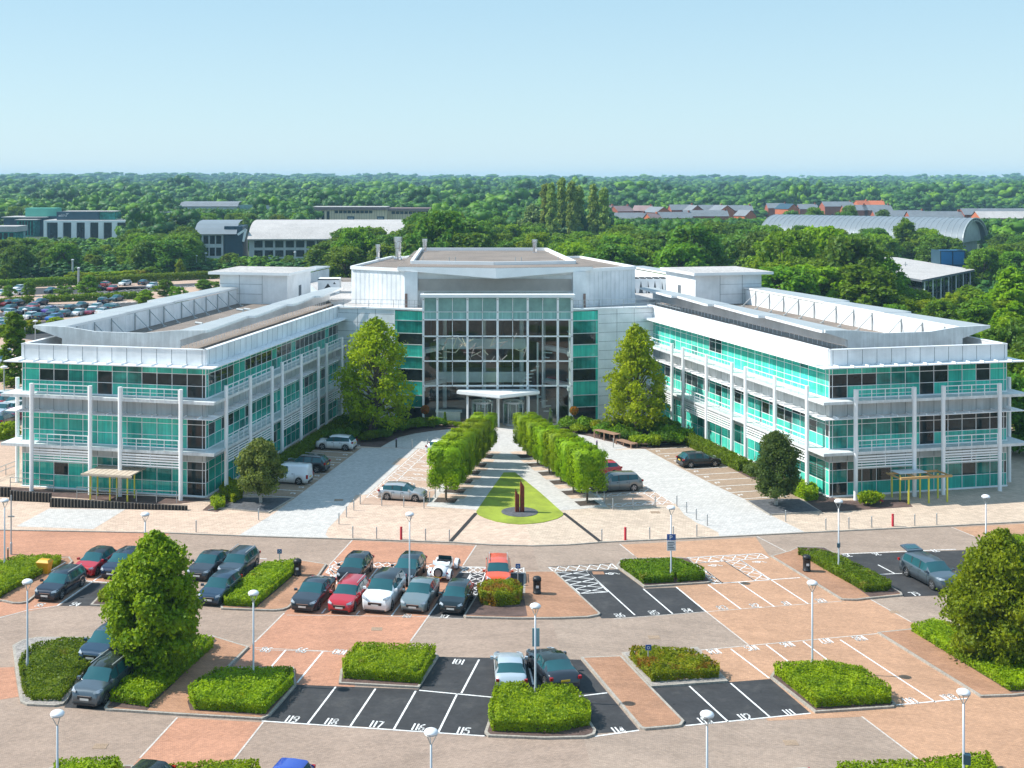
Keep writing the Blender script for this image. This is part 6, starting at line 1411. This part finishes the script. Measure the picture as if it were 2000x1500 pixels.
# ---- far lamp posts
for x,yt,yb,l in ((8,718,785,'slim lamp post at the left edge in front of the columnar tree'),(142,508,543.5,'stout grey post by the back hedge of the far left car park'),(153.5,524,557.5,'pale lamp post in the far left car park beside the stout grey post'),(274,501,535,'lamp post by the back hedge, middle of the far left car park'),(48.7,605,655,'lamp post among the cars in the far left car park'),(69,628,665,'lamp post close behind the outer corner of the left wing roof'),(384,500,535,'lamp post at the back hedge, right of the far left car park'),(402,495,532,'twin lamp post at the back hedge, far right of the car park'),(576,493,520,'lamp post before the arched roof office, left one'),(640,487,515,'lamp post before the arched roof office, right one'),(747,485,512,'lamp post left of the central roof flues'),(975,476,505,'thin lamp post in the trees behind the central roof')):
    Y=69600/(yb-352); h=(yb-yt)/(yb-352)*29; o=thing('street_lamp',((x-CX)*Y/F,Y,0),0,l,'street lamp','distant lamp posts'); b=MB(); w_=.35 if 'stout' in l else .09; b.tube((0,0,0),(0,0,h),w_,w_*.8); b.build('post',M['galv'],o); b=MB(); b.lathe([(.1,h-.1),(.45,h),(.45,h+.15),(.001,h+.3)],n=12); b.build('lamp_head',M['lamp'],o)
# ---- background trees that can be told apart
BG={}
def bgt(kind,shape,seed):
    k=(kind,shape,seed%3)
    if k not in BG:
        sh={'round':(13,12,46,.10),'tall':(14,9,42,.08),'column':(14,3.4,30,.03),'bush':(6,6.4,22,.02)}[shape]
        BG[k]=tree_mesh('t',sh[0],sh[1],100+seed%3*7+len(BG),(M[kind],bk),{'round':'round','tall':'egg','column':'column','bush':'round'}[shape],{'round':5200,'tall':4200,'column':3800,'bush':2000}[shape],{'round':.62,'tall':.58,'column':.5,'bush':.42}[shape],sh[2],sh[3])+(sh[0],sh[1])
    return BG[k]
rb=random.Random(21); REC=[]
def addt(kind,shape,X,Y,h,w,place):
    me=bgt(kind,shape,rb.randrange(9)); H_,W_=me[2],me[3]; REC.append((place,kind,shape,X*F/Y+CX,X,Y,h,w,me))
cw_={'l_oak':'dark green','l_mid':'mid green','l_bright':'bright green','l_yellow':'yellow green','l_grey':'grey green','l_poplar':'pale green','l_hedge':'vivid green','l_hedge2':'deep green','l_brown':'bronze'}
BLK=[]                                            # keep-out rectangles (X0,X1,Y0,Y1)
def rect(px0,px1,Y0,Y1): BLK.append((px0,px1,Y0,Y1))
rect(20,262,560,650); rect(-60,110,545,680); rect(383,830,425,500); rect(605,850,690,735); rect(600,850,455,735); rect(1470,1945,462,560); rect(1690,1915,262,385); rect(335,520,780,830); rect(1170,1500,700,860); rect(1500,2060,640,960)
def free(px,Y,vis=14):
    for a,b,c,d in BLK:
        if a-6<px<b+6 and c-3<Y<d+3: return False
    return True
CL=[('in the dense clump at the far left edge',-70,150,350,430,462,488,14,17,['l_oak','l_mid','l_oak'],'round'),('behind the far left car park',165,330,392,440,478,500,9,14,['l_mid','l_bright','l_hedge'],'round'),('left of the arched roof office',262,385,370,430,442,470,12,13,['l_oak','l_oak','l_mid'],'round'),
('in the belt before the arched roof office',392,640,375,415,494,510,16,11,['l_mid','l_oak','l_mid','l_hedge2'],'bush'),('right of the arched roof office',640,800,320,400,448,486,12,14,['l_mid','l_oak','l_hedge2'],'round'),('behind the centre roof, left part',800,945,300,390,415,455,9,17,['l_oak'],'round'),
('between centre roof and willow',930,1070,320,460,425,470,14,13,['l_oak','l_mid','l_bright'],'round'),('at the foot of the poplars',1060,1255,300,420,448,486,18,14,['l_bright','l_mid','l_mid'],'round'),('behind the right plant room',1190,1505,290,440,432,480,28,15,['l_oak','l_mid','l_oak'],'round'),
('right of the right plant room',1480,1745,235,330,450,520,18,14,['l_mid','l_oak','l_bright'],'round'),('in front of the barrel-roofed hall',1560,1880,385,450,443,468,16,13,['l_mid','l_oak','l_bright'],'round'),('before the pale flat roof',1735,1880,225,255,560,595,9,8,['l_yellow','l_bright','l_mid'],'round'),
('at the right edge above the wing roof',1885,2070,170,290,535,610,14,10,['l_bright','l_bright','l_mid'],'tall'),('at the right edge behind the flat roof',1895,2070,310,440,458,490,12,13,['l_mid','l_oak'],'round'),('beside the outer end of the right wing',1945,2080,128,160,625,740,9,8,['l_oak','l_mid'],'round'),
('before the white-framed office',60,270,500,545,470,482,9,9,['l_mid','l_bright'],'round'),('behind the white-framed office',-60,300,655,760,398,414,16,12,['l_mid','l_oak'],'round'),('above the arched roof office',300,620,520,680,408,425,18,12,['l_mid','l_oak','l_hedge2'],'round'),('in front of the brick houses',1180,1480,470,640,431,440,16,13,['l_mid','l_oak'],'round'),('around the buff brick office',560,900,560,680,415,432,9,12,['l_oak','l_mid'],'round'),('between the houses and the hall',1490,1740,570,640,402,418,7,12,['l_mid','l_oak'],'round')]
for (pl_,a,b,Y0,Y1,t0,t1,n,w,ks,shp) in CL:
    pts=[]
    tries=0
    while len(pts)<n and tries<400:
        tries+=1; px=rb.uniform(a,b); Y=rb.uniform(Y0,Y1); X=(px-CX)*Y/F
        if not free(px,Y): continue
        if any((X-x)**2+(Y-y)**2<(w*.5)**2 for x,y in pts): continue
        f=(Y-Y0)/(Y1-Y0); yt=t1+(t0-t1)*f+rb.uniform(-5,5); h=max(4,min(23,29-(yt-352)*Y/F)); pts.append((X,Y)); addt(rb.choice(ks),shp,X,Y,h,min(w,h*1.15)*rb.uniform(.85,1.2),pl_)
def at(px,yt,Y,w,kind,shp,pl_): X=(px-CX)*Y/F; addt(kind,shp,X,Y,29-(yt-352)*Y/F,w,pl_)
for x,t in ((1065.8,360),(1077.5,358.6),(1097,349.5),(1116.5,354.7),(1131,363.8),(1159,361),(1179,367.7)): at(x,t,455+rb.uniform(-8,8),4.8,'l_poplar','column','in the row of tall poplars')
at(1040,397,470,14,'l_grey','tall','left of the tall poplars'); at(868,412,310,19,'l_oak','round','standing highest behind the centre roof'); at(1768,425,420,13,'l_mid','tall','rising before the barrel-roofed hall')
at(690,446,345,15,'l_mid','round','before the pale metal roof'); at(1610,445,270,19,'l_bright','round','beside the right plant room'); at(1660,462,250,17,'l_oak','round','beside the pale flat roof'); at(28,611,172,3.9,'l_mid','column','at the left edge'); at(1350,440,300,19,'l_oak','round','above the right plant room')
at(1540,452,262,15,'l_mid','round','just right of the plant room'); at(1975,520,215,12,'l_bright','tall','at the right edge, tallest bright one')
for x,yt,yb,w,k,shp in ((58,548,579,4,'l_mid','tall'),(18,556,581,4,'l_mid','tall'),(173,536,577,6.5,'l_mid','tall'),(127,558,576,6,'l_mid','bush'),(284,565,597,6,'l_bright','tall'),(228,569,578,3,'l_mid','tall'),(296,520,546,7,'l_mid','tall'),(320,545,578,6,'l_mid','tall'),(352,505,545,4,'l_hedge','tall'),(398,545,566,6,'l_mid','tall'),(418,550,566,5,'l_hedge2','bush'),(150,530,555,7,'l_hedge','bush'),(172,533,554,7,'l_yellow','bush'),(200,531,552,8,'l_bright','bush'),(224,530,550,8,'l_hedge','bush'),(250,528,549,8,'l_yellow','bush'),(276,527,547,7,'l_brown','bush'),(345,560,600,6,'l_mid','bush'),(110,620,640,5,'l_yellow','bush'),(60,625,650,5,'l_yellow','bush'),(13,515,550,6,'l_mid','tall')):
    Y=69600/(yb-352); addt(k,shp,(x-CX)*Y/F,Y,(yb-yt)/(yb-352)*29,w,'in the far left car park')
gp={}
for i,r in enumerate(REC): gp.setdefault((r[0],r[1],r[2]),[]).append((r[3],i))
for i,(pl_,kind,shp,px,X,Y,h,w,me) in enumerate(REC):
    v=sorted(gp[(pl_,kind,shp)]); k=[q[1] for q in v].index(i); nm={'column':'columnar tree','bush':'bush','round':'round tree','tall':'tree'}[shp]
    if 'poplar' in pl_ and kind=='l_poplar': nm='poplar'
    if kind=='l_grey': nm='willow'
    lab=f"{cw_[kind]} {nm} {pl_}"+(f", {NUM[k]} from left" if len(v)>1 else '')
    place_tree(me[:2],(X,Y,0),rb.uniform(0,6.28),(w/me[3],w/me[3],h/me[2]),lab,'tree' if shp!='bush' else 'bush',{'poplar':'poplar_tree','willow':'willow_tree','bush':'bush','columnar tree':'columnar_tree'}.get(nm,'broadleaf_tree'),'trees beyond the office building')
# ---- far woodland as one mass, on low hills
def gz(X,Y):
    t=min(1,max(0,(Y-1100)/2600)); s=t*t*(3-2*t); side=.5+.5*math.tanh((-X-250)/500.)
    return s*(11+9*side+6*noise.noise(Vector((X*.0011,Y*.0009,1.7))))
hl_=MB(); xs=np.linspace(-2600,3600,60); ys=np.linspace(1080,6200,50)
hl_.grid([[(x,y,gz(x,y)+.02) for x in xs] for y in ys]); hl_.build('hills',M['land'],kind='structure')
def crown_template(seed,nq,s):
    rng=np.random.default_rng(seed); B=tree_blobs(1.0,1.25,rng,'round',15 if nq>60 else 9,.02); P,N=crown_pts(B,nq,rng,.93)
    N=N+rng.normal(0,.45,N.shape); N/=np.linalg.norm(N,axis=1)[:,None]; T=np.cross(N,rng.normal(0,1,N.shape)); T/=np.linalg.norm(T,axis=1)[:,None]; Bt=np.cross(N,T)
    S=s*rng.uniform(.6,1.2,(nq,1)); q=np.stack([P-T*S,P-Bt*S*.6,P+T*S,P+Bt*S*.6+N*S*.2],1).reshape(-1,3)
    c=MB()
    for b in B: ico(c,b[:3],(b[3]*.93,)*2+(b[4]*.95,),0,7,5)
    cv=np.array(c.v); cv+=rng.normal(0,.012,cv.shape); cf=np.array(c.f)+len(q); f=np.arange(len(q)).reshape(-1,4); return np.vstack([q,cv]),np.vstack([f,cf])
rngf=np.random.default_rng(77); VV=[];FF=[];off_=0
bands=[(455,640,11,(9,14),260,.05),(640,1050,14.5,(9,17),170,.05),(1050,1900,19,(10,20),80,.06),(1900,3200,28,(12,20),40,.08),(3200,5600,46,(15,25),24,.09)]
for (Y0,Y1,sp,hr_,nq,s) in bands:
    TM=[crown_template(200+k+int(Y0),nq,s) for k in range(4)]
    y=Y0
    while y<Y1:
        xa=(-90-CX)*y/F; xb=(2090-CX)*y/F; x=xa+rngf.uniform(0,sp)
        while x<xb:
            X=x+rngf.uniform(-.35,.35)*sp; Yp=y+rngf.uniform(-.35,.35)*sp; x+=sp*rngf.uniform(.8,1.25)
            px=X*F/Yp+CX
            if not free(px,Yp): continue
            if Y0<620 and (px<270 or 380<px<830 or 1470<px<1960): 
                if Yp<560: continue
            v,f=TM[int(rngf.integers(4))]; h=rngf.uniform(*hr_)*(1+.25*noise.noise(Vector((X*.01,Yp*.01,0)))); w=sp*rngf.uniform(1.0,1.7) if Y0>1000 else sp*rngf.uniform(.95,1.5)
            if rngf.random()<.2: w*=rngf.uniform(1.2,1.7); h*=rngf.uniform(1.1,1.5)
            elif rngf.random()<.2: w*=.75; h*=rngf.uniform(.7,1.35)
            if 1170<px<2060 and 640<Yp<705: h=min(h,7.5)
            if 1170<px<2060 and Yp<900: h=min(h,29-(428-352)*Yp/2400) if Yp<700 else min(h,8)
            if 330<px<520 and Yp<800: h=min(h,29-(409-352)*Yp/2400)
            if h<2.5: continue
            a=rngf.uniform(0,6.28); ca,sa=math.cos(a),math.sin(a); q=v*np.array([w,w,h]); q=np.stack([q[:,0]*ca-q[:,1]*sa+X,q[:,0]*sa+q[:,1]*ca+Yp,q[:,2]+gz(X,Yp)],1)
            VV.append(q.astype(np.float32)); FF.append(f+off_); off_+=len(v)
        y+=sp*.86
TM=[crown_template(900+k,90,.08) for k in range(4)]
y=212
while y<560:
    x=(-90-CX)*y/F
    while x<(2090-CX)*y/F:
        X=x+rngf.uniform(-2,2); Yp=y+rngf.uniform(-2,2); x+=rngf.uniform(5,9); px=X*F/Yp+CX
        lot=345+30*max(0,min(1,px/470)) if px<480 else 212
        if Yp<lot+4 or not free(px,Yp) or (60<px<270 and Yp<520 and rngf.random()<.45): continue
        if 690<px<1270 and Yp<235: continue
        if px>1500 and Yp<300: pass
        v,f=TM[int(rngf.integers(4))]; h=rngf.uniform(1.5,4.2); w=rngf.uniform(5,8); q=v*np.array([w,w,h])+np.array([X,Yp,0]); VV.append(q.astype(np.float32)); FF.append(f+off_); off_+=len(v)
    y+=6
VV=np.vstack(VV); FF=np.vstack(FF).astype(np.int32); print('far wood',len(VV),len(FF))
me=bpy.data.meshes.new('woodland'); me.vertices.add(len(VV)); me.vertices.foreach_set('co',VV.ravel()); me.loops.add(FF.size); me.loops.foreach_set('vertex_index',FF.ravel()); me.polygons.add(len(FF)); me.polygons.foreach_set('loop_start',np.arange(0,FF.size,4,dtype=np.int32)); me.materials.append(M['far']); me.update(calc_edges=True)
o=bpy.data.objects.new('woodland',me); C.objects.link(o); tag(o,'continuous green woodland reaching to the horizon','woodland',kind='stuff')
# haze
hz=MB(); hz.box(-3500,4500,-50,5900,-1,62); m=bpy.data.materials.new('haze'); m.use_nodes=True; t=m.node_tree; t.nodes.clear(); o_=t.nodes.new('ShaderNodeOutputMaterial'); v=t.nodes.new('ShaderNodeVolumePrincipled'); v.inputs['Color'].default_value=(.45,.76,1,1); v.inputs['Density'].default_value=HAZE; v.inputs['Anisotropy'].default_value=0; t.links.new(v.outputs[0],o_.inputs['Volume']); M['haze']=m
if HAZE>0: hz.build('haze',m,kind='stuff',label='thin blue summer haze over the far woods',cat='haze')
# ================================================================ camera, light
cam=bpy.data.cameras.new('camera'); co=bpy.data.objects.new('camera',cam); C.objects.link(co); co.location=(0,0,CAMH); co.rotation_euler=(math.pi/2,0,0)
cam.sensor_width=36; cam.lens=36*F/2000; cam.shift_x=(1000-CX)/2000; cam.shift_y=-(750-HY)/2000; cam.clip_end=20000; cam.clip_start=.5
bpy.context.scene.camera=co
EL=math.radians(45); sd=Vector((-.9925,.122,0)).normalized(); D=Vector((sd.x*math.cos(EL),sd.y*math.cos(EL),math.sin(EL)))
s=bpy.data.lights.new('sun','SUN'); s.energy=4.5; s.angle=math.radians(.5); s.color=(1,.955,.88); so=bpy.data.objects.new('sun',s); C.objects.link(so)
so.rotation_euler=D.to_track_quat('Z','Y').to_euler()
w=bpy.data.worlds.new('World'); bpy.context.scene.world=w; w.use_nodes=True; t=w.node_tree; bg=t.nodes['Background']
sk=t.nodes.new('ShaderNodeTexSky'); sk.sky_type='NISHITA'; sk.sun_disc=False; sk.sun_elevation=EL; sk.sun_rotation=math.atan2(D.x,D.y); sk.altitude=30; sk.air_density=1.0; sk.dust_density=.6; sk.ozone_density=1.4
tc=t.nodes.new('ShaderNodeTexCoord'); sx=t.nodes.new('ShaderNodeSeparateXYZ'); t.links.new(tc.outputs['Generated'],sx.inputs[0])
rp=ramp(t,sx.outputs[2],[(0,(3.75,4.75,5.2)),(.05,(3.25,4.5,5.05)),(.14,(2.6,4.0,4.85)),(.4,(2.2,3.6,5.0))])
t.links.new(mixc(t,.86,sk.outputs[0],rp),bg.inputs[0]); bg.inputs[1].default_value=.118
sc=bpy.context.scene; sc.view_settings.view_transform='Standard'; sc.view_settings.look='None'; sc.view_settings.exposure=.66; sc.view_settings.gamma=1
sc.cycles.max_bounces=6; sc.cycles.transparent_max_bounces=12; sc.cycles.use_denoising=True; sc.cycles.volume_bounces=0
